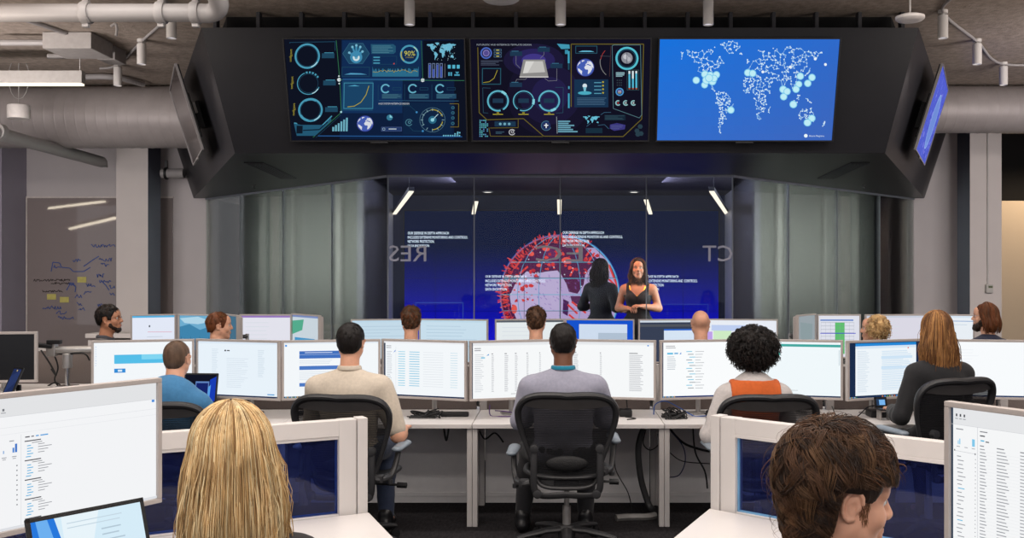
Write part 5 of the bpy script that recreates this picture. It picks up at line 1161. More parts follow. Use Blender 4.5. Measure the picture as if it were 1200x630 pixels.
# ---------------------------------------------------------------- desks
LAM = mat('desk_laminate', (208, 204, 202), .35, var=.015, scale=4); LEGM = mat('desk_leg', (186, 182, 180), .45, var=.02)
PANEL = mat('desk_panel', (236, 233, 232), .6, var=.02); TAUPE = mat('divider_fabric', (118, 108, 104), .9, var=.1, scale=160, bump=.3, bscale=300)
def bench_desk(loc, w, label, group, d=.93):
    t = thing('desk', label, 'desk', loc, 0, group)
    b = NB(); box(b, (0, d / 2, .685), (w - .004, d, .03), .004); finish(b, 'desktop', LAM, t)
    for s in (-1, 1):
        b = NB(); x = s * (w / 2 - .0185)
        box(b, (x, .05, .335), (.035, .06, .67), .003); box(b, (x, d - .26, .335), (.035, .05, .67), .003); box(b, (x, d / 2 - .1, .645), (.03, d - .4, .05), .003); lathe(b, [(.012, 0), (.012, .012)], 10, (x, .05, -.004)); finish(b, 'leg', LEGM, t)
    b = NB(); box(b, (0, d - .22, .335), (w - .08, .018, .65), .002); box(b, (0, d - .232, .075), (w - .08, .012, .03), .002); finish(b, 'back_panel', PANEL, t)
    b = NB(); box(b, (0, d - .32, .625), (w - .16, .12, .06), .004); finish(b, 'cable_tray', BLK, t)
    return t
SEAM = [-3.2, -1.897, -.59, .717, 2.02, 3.327, 4.63]
for i, lb in enumerate(('white bench desk used by the man in blue', 'white bench desk used by the man in the cream polo', 'white bench desk used by the man with the teal lanyard', 'white bench desk used by the person in the orange vest', 'white bench desk used by the woman with long brown hair', 'white bench desk at the end beyond the long brown haired woman')):
    bench_desk(((SEAM[i] + SEAM[i + 1]) / 2, 6.75, 0), SEAM[i + 1] - SEAM[i], lb, 'front row desks')
    t = thing('desk_divider', ('taupe fabric divider behind the ' + ('sky blue banner', 'blue bar page', 'grey table', 'code page', 'mail window', 'blank white page')[i] + ' monitor'), 'divider', ((SEAM[i] + SEAM[i + 1]) / 2, 7.52, .70), 0, 'front row dividers'); w = SEAM[i + 1] - SEAM[i]
    b = NB(); box(b, (0, 0, .16), (w - .06, .035, .32), .008); finish(b, 'fabric_panel', TAUPE, t)
    b = NB(); box(b, (-w / 2 + .02, -.01, .17), (.055, .06, .34), .003); finish(b, 'post', LEGM, t)
    b = NB(); box(b, (0, 0, .328), (w - .06, .045, .016), .003); finish(b, 'top_rail', LEGM, t)
for i, x in enumerate((-4.25, -2.79, -1.38, .03, 1.44, 2.85, 4.31)): bench_desk((x, 9.6 if i in (0, 6) else 9.2, 0), 1.40, ('rear bench desk by the man in the grey shirt', 'rear bench desk by the red haired man', 'rear bench desk by the man with spiky brown hair', 'rear bench desk in front of the globe', 'rear bench desk by the bald man', 'rear bench desk by the curly blonde woman', 'rear bench desk by the long haired man in navy')[i], 'rear row desks')
t = thing('high_desk', 'raised white desk by the mauve wall carrying a black monitor', 'desk', (-4.25, 6.35, 0))
b = NB(); box(b, (0, .55, .885), (1.5, 1.1, .03), .005); finish(b, 'desktop', LAM, t)
for sx in (-1, 1):
    b = NB(); box(b, (sx * .68, .55, .43), (.06, .1, .86), .004); box(b, (sx * .68, .55, .02), (.07, .7, .04), .004); finish(b, 'leg', LEGM, t)
t = thing('desk_divider', 'taupe fabric divider with white trim behind the high desk', 'divider', (-4.15, 7.56, 0))
b = NB(); box(b, (0, 0, .57), (1.6, .05, 1.14), .006); finish(b, 'fabric_panel', TAUPE, t)
b = NB(); box(b, (0, 0, 1.15), (1.62, .06, .025), .004); finish(b, 'top_rail', LEGM, t)
t = thing('monitor_bracket', 'grey monitor arm on a chrome pole beside the black monitor', 'monitor arm', (X_(79, 7.2), 7.2, .90))
b = NB(); tube(b, [(0, 0, 0), (0, 0, .18)], .018, 14); box(b, (0, 0, .008), (.12, .12, .016), .004); finish(b, 'pole', mat('chrome', (190, 188, 186), .15, metal=1), t)
b = NB(); lathe(b, [(.03, .14), (.034, .15), (.034, .24), (.024, .25)], 16); box(b, (-.11, 0, .28), (.07, .06, .11), .012); finish(b, 'clamp', ALU, t)
b = NB(); tube(b, [(-.12, 0, .27), (.25, 0, .275), (.48, .05, .27)], [.024, .03, .024], 12); finish(b, 'arm', ALU, t)
b = NB(); tube(b, [(-.1, -.02, .3), (-.19, -.06, .31), (-.3, -.03, .3)], .02, 10); box(b, (-.08, -.03, .33), (.1, .04, .03), .006); finish(b, 'joint', BLK, t)
# foreground corner desks with glazed partitions
def corner_desk(poly, pa, pb, label, plabel):
    cx = sum(p[0] for p in poly) / len(poly); cy = sum(p[1] for p in poly) / len(poly)
    t = thing('corner_desk', label, 'desk', (cx, cy, 0), 0)
    b = NB(); prism(b, [(p[0] - cx, p[1] - cy) for p in poly], .665, .70); bmesh.ops.bevel(b, geom=b.edges[:], offset=.003, segments=1, affect='EDGES'); finish(b, 'desktop', LAM, t)
    for i in (1, 4, 5):
        b = NB(); q = Vector((poly[i][0] - cx, poly[i][1] - cy)) * .85; box(b, (q.x, q.y, .333), (.06, .06, .664), .004); finish(b, 'leg', LEGM, t)
    A, B = Vector(pa), Vector(pb); d = B - A; L = d.length; a = math.atan2(d.y, d.x)
    p = thing('desk_partition', plabel, 'partition', (A.x, A.y, 0), a, 'glazed desk partitions')
    WP = mat('partition_white', (208, 203, 200), .4, var=.01)
    for x, nm in ((.022, 'post'), (L, 'post')):
        b = NB(); box(b, (x, 0, .55), (.044, .07, 1.1), .003); finish(b, nm, WP, p)
    b = NB(); box(b, (.085, 0, .55), (.075, .06, 1.094), .003); finish(b, 'stile', WP, p)
    b = NB(); box(b, (L / 2 + .06, 0, 1.062), (L - .12, .055, .068), .004); box(b, (L / 2 + .06, -.004 , 1.022), (L - .12, .05, .014), .002); finish(b, 'top_rail', WP, p)
    b = NB(); box(b, (L / 2 + .06, 0, .35), (L - .12, .05, .70), .004); finish(b, 'lower_panel', WP, p)
    b = NB(); box(b, (L / 2 + .06, 0, .857), (L - .125, .008, .318), .001); finish(b, 'glass_pane', glass('blue_glass', (150, 166, 216), .8, .13, (52, 62, 128)), p)  # diffuse blue share stands in for reflections in the tinted pane
    EDG = mat('glass_edge', (110, 160, 200), .3); b = NB(); box(b, (.127, -.006, .857), (.008, .014, .314), .001); box(b, (L / 2 + .06, -.006, .703), (L - .125, .014, .008), .001); finish(b, 'glass_edge', EDG, p)
    return t
corner_desk([(-.806, 4.228), (-.5, 3.5), (-1.1, 3.05), (-1.3, 2.4), (-2.5, 2.4), (-2.485, 3.325)], (-.83, 4.27), (-2.5, 3.37), 'white corner desk of the blonde woman', 'white framed partition with blue glass in front of the blonde woman')
def corner_b():
    pa, pb = Vector((.68, 4.34)), Vector((2.15, 2.97)); d = pb - pa
    return pa, pb
pa, pb = corner_b()
t = corner_desk([(.65, 4.302), (.3, 3.5), (.85, 3.0), (.95, 2.2), (2.2, 2.0), (2.115, 2.93)], tuple(pa), tuple(pb), 'white corner desk of the bearded man nearest the data table monitor', 'white framed partition with blue glass behind the bearded man')
# ---------------------------------------------------------------- office chair
CHF = mat('chair_frame', (44, 44, 46), .42, var=.06); CHM = netting('chair_mesh', (17, 17, 20), .11); PAD = mat('arm_pad', (122, 132, 142), .35, var=.03); CHB = mat('chair_black', (26, 26, 28), .4)  # arm pad colour includes the blue reflection of the screens
BO = [(0, .985), (.1, .988), (.19, .982), (.255, .957), (.290, .91), (.297, .86), (.288, .80), (.262, .71), (.23, .62), (.2, .53), (.18, .46), (.15, .425), (.09, .412), (0, .41)]
def back_y(x, z): return -.215 - .06 * math.sin((z - .41) / .58 * 1.4) * 1.0 + .035 * math.cos((z - .56) * 6) + .55 * x * x
def back_width(z):
    pts = [(w, q) for w, q in BO if w > .08]; pts.sort(key=lambda p: p[1])
    if z <= pts[0][1]: return pts[0][0]
    for (w0, z0), (w1, z1) in zip(pts, pts[1:]):
        if z0 <= z <= z1: return w0 + (w1 - w0) * (z - z0) / max(z1 - z0, 1e-6)
    return pts[-1][0]
def make_chair(label, group):
    t = thing('office_chair', label, 'chair', (0, 0, 0), 0, group)
    b = NB(); lathe(b, [(.03, .055), (.055, .065), (.058, .12), (.045, .14), (.03, .145)], 20); finish(b, 'base_hub', CHF, t)
    for i in range(5):
        a = R(90 + 72 * i + 36); u = Vector((math.cos(a), math.sin(a), 0)); b = NB()
        tube(b, [u * .03 + Vector((0, 0, .115)), u * .14 + Vector((0, 0, .112)), u * .25 + Vector((0, 0, .095)), u * .325 + Vector((0, 0, .08))], [.034, .031, .026, .02], 10, flat=(1, .62)); l = finish(b, 'base_leg', CHF, t)
        b = NB(); n = Vector((-u.y, u.x, 0)); T = Matrix.Translation(u * .315 + Vector((0, 0, .03))) @ Matrix.Rotation(a + R(90), 4, 'Z') @ Matrix.Rotation(R(90), 4, 'Y')
        for s in (-.016, .016): lathe(b, [(.01, s - .009), (.029, s - .008), (.03, s), (.029, s + .008), (.01, s + .009)], 16, M=T)
        tube(b, [u * .315 + Vector((0, 0, .03)), u * .315 + Vector((0, 0, .078))], .01, 8); finish(b, 'caster', CHB, l)
    b = NB(); tube(b, [(0, 0, .13), (0, 0, .26)], .026, 14); tube(b, [(0, 0, .25), (0, 0, .42)], .016, 14); finish(b, 'gas_cylinder', ALU, t)
    b = NB(); box(b, (0, 0, .425), (.16, .26, .05), .015); tube(b, [(.06, .02, .415), (.27, .03, .405)], .008, 8); tube(b, [(.27, .03, .405), (.33, .03, .403)], .018, 10); tube(b, [(-.06, .06, .42), (-.25, .07, .41)], .008, 8); finish(b, 'tilt_mechanism', CHB, t)
    ring = []
    for i in range(36):
        a = 2 * math.pi * i / 36; ca, sa = math.cos(a), math.sin(a); e = 3.2
        x = .255 * math.copysign(abs(ca) ** (2 / e), ca); y = .235 * math.copysign(abs(sa) ** (2 / e), sa) + .035; ring.append(Vector((x, y, .475 - (.05 * max(0, (y - .17) / .1) ** 2 if y > .17 else 0) + .35 * x * x * .6)))
    b = NB(); tube(b, ring, .016, 10, closed=True, flat=(1.2, 1)); finish(b, 'seat_frame', CHF, t)
    b = NB(); c0 = b.verts.new((0, .03, .462)); prev = None; R1 = [b.verts.new(Vector((p.x * .55, (p.y - .035) * .55 + .035, .463 + (p.z - .475) * .4))) for p in ring]; R2 = [b.verts.new(p) for p in ring]
    for i in range(36): j = (i + 1) % 36; b.faces.new((c0, R1[i], R1[j])); b.faces.new((R1[i], R2[i], R2[j], R1[j]))
    finish(b, 'seat', CHM, t, 180)
    half = [Vector((w, 0, z)) for w, z in BO]; loop = half + [Vector((-p.x, 0, p.z)) for p in half[-2:0:-1]]
    loop = curve_pts(loop, 3, True); loop = [Vector((p.x, back_y(p.x, p.z), p.z)) for p in loop]
    b = NB(); tube(b, loop, [.017 + .012 * max(0, min(1, (p.z - .7) / .25)) for p in loop], 10, closed=True, flat=(1, .75)); finish(b, 'back_frame', CHF, t)
    b = NB(); rows = []
    for i in range(19):
        z = .415 + (.978 - .415) * i / 18; w = back_width(z) if z < .975 else .2
        rows.append([b.verts.new((w * (2 * k / 12 - 1), back_y(w * (2 * k / 12 - 1), z) + .004, z)) for k in range(13)])
    for i in range(18):
        for k in range(12): b.faces.new((rows[i][k], rows[i][k + 1], rows[i + 1][k + 1], rows[i + 1][k]))
    finish(b, 'backrest', CHM, t, 180)
    b = NB(); rows = []     # stiff band inside the top of the frame
    for i in range(5):
        rows.append([])
        for k in range(15):
            u = 2 * k / 14 - 1; zt = .975 - .03 * u * u; dep = (.075 - .05 * u * u); z = zt - dep * i / 4; x = u * .262; rows[-1].append(b.verts.new((x, back_y(x, z) - .006, z)))
    for i in range(4):
        for k in range(14): b.faces.new((rows[i][k], rows[i + 1][k], rows[i + 1][k + 1], rows[i][k + 1]))
    finish(b, 'top_band', mat('chair_band', (62, 60, 60), .35), t, 180)
    b = NB(); T = Matrix.Translation((0, back_y(0, .565) - .02, .565)) @ Matrix.Diagonal((.13, .022, .048, 1)); bmesh.ops.create_uvsphere(b, u_segments=28, v_segments=14, radius=1, matrix=T); finish(b, 'lumbar_pad', mat('lumbar_black', (18, 18, 20), .6, bump=.4, bscale=120), t, 180)
    for s in (-1, 1):
        b = NB(); xs = s * .198; pts = [(xs, -.265, .665), (xs * 1.01, -.275, .55), (xs, -.27, .43), (xs * .86, -.255, .385), (xs * .55, -.235, .372), (0, -.2, .37)]
        tube(b, curve_pts(pts, 4), .019, 10, flat=(1.1, .8)); T = Matrix.Translation((xs, -.27, .665)) @ Matrix.Rotation(R(90), 4, 'X'); lathe(b, [(.012, -.022), (.026, -.018), (.026, .018), (.012, .022)], 18, M=T)
        T = Matrix.Translation((xs * .9, -.265, .39)) @ Matrix.Rotation(R(90), 4, 'X'); lathe(b, [(.012, -.02), (.026, -.016), (.026, .016), (.012, .02)], 18, M=T); finish(b, 'back_support', CHF, t)
        b = NB(); tube(b, curve_pts([(xs, -.25, .50), (s * .25, -.235, .49), (s * .285, -.16, .5), (s * .3, -.1, .57), (s * .305, -.06, .64)], 4), [.022] * 8 + [.018] * 9, 10); box(b, (s * .235, -.235, .495), (.06, .05, .05), .01); T = Matrix.Translation((s * .29, -.19, .47)); lathe(b, [(.008, -.015), (.017, -.012), (.017, .012), (.008, .015)], 12, M=T); a_ = finish(b, 'armrest', CHF, t)
        f = Field(); f.cap((s * .315, -.13, .655), (s * .305, .09, .66), .034, .04, .02); V, Q = f.mesh(.007); V = V.copy(); V[:, 2] = .66 + (V[:, 2] - .66) * .52; np_mesh('arm_pad', (V, Q), PAD, a_)
    return t
def set_lift(t, dz):
    for c in t.children:
        if c.name.startswith(('base_leg', 'base_hub')): continue
        if c.name.startswith('gas_cylinder'): c.scale.z = 1 + dz / .4; c.location.z = -.13 * dz / .4; continue
        c.location.z += dz
    return t
GF, GR_ = 'black mesh office chairs', 'black mesh office chairs'
def pos(px, Y): return (X_(px, Y), Y, 0)
chair = make_chair('black mesh office chair with blue grey arm pads under the man with the teal lanyard', GF); chair.location = pos(664, 6.27)
def put(px, Y, yaw, lb, lift=0):
    c = dup(chair, pos(px, Y), R(yaw), lb, GF)
    if lift: set_lift(c, lift)
    return c
put(208, 6.38, -4, 'black mesh office chair behind the man in the blue shirt', -.07)
put(415, 6.26, -7, 'black mesh office chair behind the man in the cream polo', -.012)
put(888, 6.25, 4, 'black mesh office chair behind the orange vest', -.01)
put(1088, 6.42, 22, 'black mesh office chair behind the woman with long brown hair', .07)
for a in [c for c in chair.children if c.name.startswith('armrest')]:
    if min(v.co.x for v in a.data.vertices) < 0: a.location = (-.025, 0, -.045)
    else: a.location = (-.015, 0, .03)
# ---------------------------------------------------------------- the people
def hairm(n, c, var=.35): return mat(n, c, .5, var=var, scale=30, spec=.22, bump=.4, bscale=60, stretch=(1, 1, .25))
H_BLK = hairm('hair_black', (24, 20, 19)); H_DBR = hairm('hair_dark_brown', (46, 33, 26)); H_BRN = hairm('hair_brown', (78, 54, 38)); H_RED = hairm('hair_auburn', (104, 58, 32)); H_FADE = hairm('hair_fade', (92, 72, 58))
H_BL1 = hairm('hair_blonde_light', (214, 186, 140)); H_BL2 = hairm('hair_blonde_gold', (188, 154, 106)); H_BL3 = hairm('hair_blonde_dark', (146, 114, 76)); H_LB1 = hairm('hair_light_brown', (132, 92, 56)); H_LB2 = hairm('hair_mid_brown', (96, 62, 38)); H_LB3 = hairm('hair_honey', (168, 122, 74))
def cloth(n, c, sc=60): return mat('cloth_' + n, c, .85, var=.07, scale=sc, bump=.15, bscale=24, sheen=.1)
BLUE = cloth('blue', (58, 116, 160)); CREAM = cloth('cream', (196, 184, 168)); GREYV = cloth('grey_lilac', (146, 146, 162)); TEAL = cloth('teal', (22, 122, 150)); ORANGE = cloth('orange', (196, 92, 36)); LGREY = cloth('light_grey', (184, 178, 176)); BLACK = cloth('black', (26, 26, 29)); NAVYC = cloth('navy', (32, 36, 56)); GREYC = cloth('mid_grey', (104, 100, 100)); DKT = cloth('trousers', (28, 28, 32)); JEAN = cloth('jeans', (44, 54, 76)); SHOE = mat('shoe_black', (20, 20, 22), .35); WHITEC = cloth('white', (214, 212, 208))
def dressed(p, shirt, trou=DKT, **k):
    o = p.shirt(k.pop('name', 'shirt'), shirt, **k); p.trousers(trou); p.shoes(SHOE); return o
FR_, RE_ = 'people at the front desk row', 'people at the rear desk row'
# front row, seen from behind
j = seated(.45, .13, .19, hy=.07, drop=.075, hx_=-.02, el=dict(L=(-.26, .16, .77), R=(.26, .16, .77)), wr=dict(L=(-.17, .36, .79), R=(.15, .34, .79))); p = Person('man with buzzed hair in a blue shirt at the sky blue banner monitor', pos(193, 6.4), R(-3), j, SK_L, FR_, thick=1.05, wide=1.05)
dressed(p, BLUE, JEAN, sleeve=1.9); p.cap_hair(H_FADE, .004, front=.05, nape=-.07, amt=.0015, sc=60)
j = seated(.50, .04, .205, wr=dict(R=(.30, .23, .71)), el=dict(R=(.315, .02, .70))); p = Person('dark haired man in a cream polo shirt at the blue bar monitor', pos(408, 6.27), R(-3), j, SK_L, FR_, thick=1.12, wide=1.13)
dressed(p, CREAM, JEAN, name='polo_shirt', sleeve=.85, collar=CREAM); p.cap_hair(H_BLK, .012, front=.06, nape=-.072, amt=.003); p.lay_hair([H_BLK], 170, 6, .03, .011, 0, 0, .06, .0, -.07, r=.0013, lift=.03)
j = seated(.50, .05, .21, el=dict(L=(-.275, .06, .785), R=(.275, .1, .785)), wr=dict(L=(-.2, .38, .785), R=(.2, .42, .785))); j.update(kneeL=(-.22, .42, .54), ankL=(-.27, .40, .10), kneeR=(.16, .44, .54), ankR=(.15, .40, .10)); p = Person('man in a grey lilac shirt with a teal lanyard, seen from behind', pos(660, 6.27), R(0), j, SK_B, FR_, thick=1.1, wide=1.16)
o = dressed(p, GREYV, DKT, sleeve=1.95, collar=GREYV); p.cap_hair(H_BLK, .010, front=.06, nape=-.066, amt=.003, sc=60)
n = Vector(j['neck']); b = NB(); tube(b, [n + Vector((.074 * math.sin(a), .078 * math.cos(a) + .006, .018 - .03 * max(0, math.cos(a)))) for a in [6.283 * i / 30 for i in range(30)]], .004, 8, closed=True, flat=(1, 3.2)); finish(b, 'lanyard', TEAL, p.root)
b = NB(); tube(b, curve_pts([n + Vector((0, -.118, -.10)), n + Vector((0, -.135, -.17)), n + Vector((0, -.135, -.26))], 4), .006, 6, flat=(2.2, .6)); finish(b, 'shirt_pleat', GREYV, p.root)
j = seated(.495, .06, .18, drop=.05, el=dict(L=(-.285, -.02, .70)), wr=dict(L=(-.27, .22, .70))); p = Person('person with a round black afro in an orange vest over grey sleeves', pos(885, 6.27), R(0), j, SK_B, FR_, wide=1.0, woman=True)
dressed(p, LGREY, DKT, sleeve=1.95, collar=WHITEC)
f = Field(); torso_prims(f, j, 1.0, True); zc = j['pelvis'][2] - .02; nz = j['neck'][2]
np_mesh('vest', f.mesh(.010, .021, clips=[lambda X, Y, Z: zc - Z + 0 * X, lambda X, Y, Z: np.abs(X) - .155, lambda X, Y, Z: Z - (nz - .005 + 0 * X)]), ORANGE, p.root, .004, 9)
p.curly([H_BLK, hairm('hair_soft_black', (38, 31, 28))], .168, 1700, .016, zc=.022, yc=-.025, low=-.13, r=.0021, squash=.88)
j = seated(.56, .04, .175, el=dict(L=(-.285, .02, .79)), wr=dict(L=(-.2, .27, .80)), drop=.0)
for k in 'LR': q = j['knee' + k]; j['knee' + k] = (q[0], q[1], .545); q = j['hip' + k]; j['hip' + k] = (q[0], q[1], .625)
p = Person('woman with long brown hair in a black top', pos(1104, 6.52), R(12), j, SK_L, FR_, woman=True, head_yaw=0)
dressed(p, BLACK, DKT, name='top', sleeve=1.95); p.long_hair([H_LB2, H_LB1, H_LB3], .37, 1700, 9, thick=.018, r=.0022, front=50, spread=2.3, wave=.009)
# rear row
def rear(px, Y, yaw, lb, ztop, skin, shirt, woman=False, hy=0, hp=0, wide=1.0, sleeve=1.95, lean=.04, extra=.122, collar=None):
    hs = ztop - extra - .785; j = seated(hs, lean, .165 if woman else .185); q = dup(chair, pos(px, Y), R(yaw), 'black mesh office chair of the ' + lb.split(' in ')[0].split(',')[0], GF)
    set_lift(q, hs - .52)
    for c in q.children:
        if c.name.startswith('armrest'): c.location.x = 0; c.location.z = hs - .52
    P = Person(lb, pos(px, Y), R(yaw), j, skin, RE_, woman=woman, head_yaw=hy, head_pitch=hp, wide=wide, hs=.0085); dressed(P, shirt, DKT, sleeve=sleeve, collar=collar); return P
p = rear(119, 9.15, -84, 'bearded man with black hair and glasses in a grey shirt, in profile', 1.432, SK_M, GREYC, collar=cloth('dark_grey', (72, 72, 78)), hp=4); p.cap_hair(H_BLK, .016, front=.062, side=.012, nape=-.05, amt=.004, top=.01); p.lay_hair([H_BLK, H_DBR], 120, 5, .04, .016, .01, 0, .062, .012, -.05, r=.0016, lift=.05); p.beard(hairm('beard_dark', (46, 34, 28)), .004); p.glasses(BLK); p.eyes(H_BLK)
p = rear(252, 8.85, -12, 'red haired man turning his head aside', 1.385, SK_L, mat('cloth_slate', (80, 84, 96), .85), hy=-52); p.cap_hair(H_RED, .009, front=.07, nape=-.06, amt=.003); p.lay_hair([H_RED, H_LB2], 150, 5, .035, .010, 0, 0, .07, .0, -.06, r=.0013, lift=.05); p.eyes(H_RED)
p = rear(481, 8.85, 2, 'man with spiky brown hair in front of the pale blue monitors', 1.425, SK_L, GREYC); p.cap_hair(H_BRN, .012, front=.06, nape=-.066, amt=.009, sc=50, top=.014); p.lay_hair([H_BRN, H_RED], 130, 5, .035, .012, .014, 0, .06, .0, -.066, r=.0016, lift=.12)
p = rear(628, 8.85, 0, 'man with short brown hair sitting below the globe', 1.425, SK_L, NAVYC); p.cap_hair(H_BRN, .012, front=.06, nape=-.07, amt=.009, sc=50, top=.01); p.lay_hair([H_BRN, H_DBR], 130, 5, .035, .012, .01, 0, .06, .0, -.066, r=.0016, lift=.1)
p = rear(822, 8.85, 0, 'bald man before the coloured calendar monitor', 1.405, SK_L, mat('cloth_plum', (66, 58, 66), .85)); p.cap_hair(mat('hair_stubble', (132, 104, 86), .7, var=.12, scale=90), .0015, front=-.03, side=-.03, nape=-.075, amt=.0006, sc=60, burn=False) if False else None
p = rear(1031, 8.85, 30, 'woman with short curly blonde hair turned aside', 1.365, SK_L, BLACK, woman=True, hy=34, extra=.13); p.curly([H_BL2, H_BL1, H_BL3], .112, 620, .018, zc=.012, yc=-.035, low=-.12, r=.0026, squash=1.05); p.eyes(H_BL3)
p = rear(1161, 9.15, 20, 'bearded man with long auburn hair and glasses in a navy shirt', 1.455, SK_L, NAVYC, hy=40); p.long_hair([hairm('hair_auburn_dark', (84, 48, 28)), H_RED, H_LB2], .155, 420, 12, thick=.017, r=.0028, front=50, spread=1.12, wave=.004); p.beard(H_DBR, .014, amt=.008); p.glasses(mat('glasses_silver', (170, 170, 175), .3, metal=.8)); p.eyes(H_RED)
# two women in the glass room
for lb, px, Y, yaw in (('woman with curly dark hair in a black top, seen from behind at the video wall', 704, 12.98, -38), ('woman facing the desks in a sleeveless black dress with a gold necklace', 748, 12.6, 168)):
    j = standing(); front = px > 720
    if front: j.update(elL=(-.245, -.02, 1.12), elR=(.245, -.02, 1.12), wrL=(-.07, .2, 1.15), wrR=(.09, .2, 1.12))
    else: j.update(elL=(-.25, -.06, 1.13), elR=(.25, -.03, 1.12), wrL=(-.16, .17, 1.12), wrR=(.2, .2, 1.08))
    p = Person(lb, (X_(px, Y), Y, .13), R(yaw), j, SK_M if front else SK_L, 'women in the glass room', woman=True, scale=1.045, head_yaw=(8 if front else -10), head_pitch=(6 if front else 0), hs=.0085, hands={'L': dict(curl=.6, up=(0, .4, 1)), 'R': dict(curl=.6, up=(0, .4, 1))} if front else None)
    f = Field(); torso_prims(f, j, 1.0, True); nz = j['neck'][2]
    if not front:
        for k in 'LR': arm_prims(f, j, k, 0, 1.25)
    for k in 'LR': f.cap(j['hip' + k], lerp(j['hip' + k], j['knee' + k], .9), .1, .085, .06)
    cl = [lambda X, Y_, Z: .5 - Z + 0 * X]
    if front: cl += [lambda X, Y_, Z: np.where(Z > 1.28, np.abs(X) - .135, -1), lambda X, Y_, Z: Z - (1.43 - .16 * np.clip((Y_ + .02) / .1, 0, 1) + np.abs(X) * .9)]
    np_mesh('dress', f.mesh(.010, .013, clips=cl), BLACK, p.root, .004, 9); p.shoes(SHOE)
    p.long_hair([H_DBR, H_LB2, H_BRN] if front else [H_BLK, H_DBR], .24, 460, 21, thick=.022, r=.003, front=46, spread=1.3, wave=.016)
    p.curly([H_DBR, H_LB2, H_BRN] if front else [H_BLK, H_DBR, H_BRN], .1, 420, .022, zc=-.05, yc=-.03, low=-.24, r=.0028, squash=1.7, shell=.6)
    if front:
        p.eyes(H_DBR); n = Vector(j['neck']); GOLD = mat('gold', (212, 160, 60), .3, metal=.9)
        b = NB()
        for k_ in range(4):
            rr = .07 + .012 * k_; tube(b, [n + Vector((rr * math.sin(a), .035 + rr * .85 * math.cos(a) * (.9 + .06 * k_), -.01 - (.05 + .036 * k_) * max(0, math.cos(a)) ** 1.5)) for a in [-1.7 + 3.4 * i / 20 for i in range(21)]], .006, 6)
        bmesh.ops.create_uvsphere(b, u_segments=10, v_segments=8, radius=.02, matrix=Matrix.Translation(n + Vector((0, .125, -.17)))); finish(b, 'necklace', GOLD, p.root)
# nearest two
def near(x, y, yaw, lb, sh_, skin, **k):
    q = dup(chair, (x, y, 0), R(yaw), 'black mesh office chair of the ' + lb.split(' in ')[0], GF); set_lift(q, sh_ - .52)
    for c in q.children:
        if c.name.startswith('armrest'): c.location.x = 0; c.location.z = sh_ - .52
    return Person(lb, (x, y, 0), R(yaw), k.pop('j'), skin, 'people at the near desks', **k)
j = seated(.455, .05, .175, el=dict(L=(-.25, .08, .80)), wr=dict(L=(-.2, .24, .865), R=(.2, .26, .77))); p = near(-.815, 2.48, 22, 'woman with long straight blonde hair in a dark striped top', .455, SK_L, j=j, woman=True, head_yaw=12, hs=.006)
dressed(p, mat('cloth_dark_stripe', (34, 32, 34), .85, var=.5, scale=8, stretch=(.2, .2, 14)), DKT, name='top', sleeve=1.9)
p.long_hair([H_BL2, H_BL1, H_BL2, H_BL1, H_BL3, hairm('hair_blonde_pale', (228, 206, 164))], .37, 4200, 17, thick=.028, r=.0013, front=44, spread=2.0, wave=.006, back_y=.0)
b = NB(); box(b, p.HM @ Vector((-.083, -.004, -.045)), (.005, .008, .016), .002); finish(b, 'earring', mat('glasses_silver', (170, 170, 175), .3, metal=.8), p.root)
j = seated(.446, .05, .19); p = near(.55, 2.07, -42, 'bearded man with tousled brown hair in profile', .446, SK_L, j=j, head_yaw=-39, head_pitch=-8, hs=.0036)
dressed(p, GREYC, DKT, sleeve=1.9)
p.cap_hair(H_DBR, .018, front=.055, side=.006, nape=-.17, neck=.012, burn=False, amt=.004, sc=24, top=.020, back=.012, h=.006)
p.lay_hair([hairm('hair_brown_warm', (74, 52, 36)), hairm('hair_brown_ash', (96, 70, 48)), H_DBR, H_BRN], 700, 15, .085, .023, .024, .014, .052, .0, -.175, swirl=.7, r=.0007, seed=5, lift=.13, jit=.012, curl=.55)
p.lay_hair([H_BRN, H_LB2], 90, 3, .08, .026, .012, .014, .052, .0, -.15, swirl=.9, r=.0004, seed=15, lift=.24, jit=.02, curl=.8)
p.beard(hairm('beard_brown', (120, 82, 54)), .003, h=.004, amt=.002, start=(.026, .052, -.09), r0=.021); p.sideburns(hairm('beard_brown', (120, 82, 54)), 220); p.eyes(H_BRN)
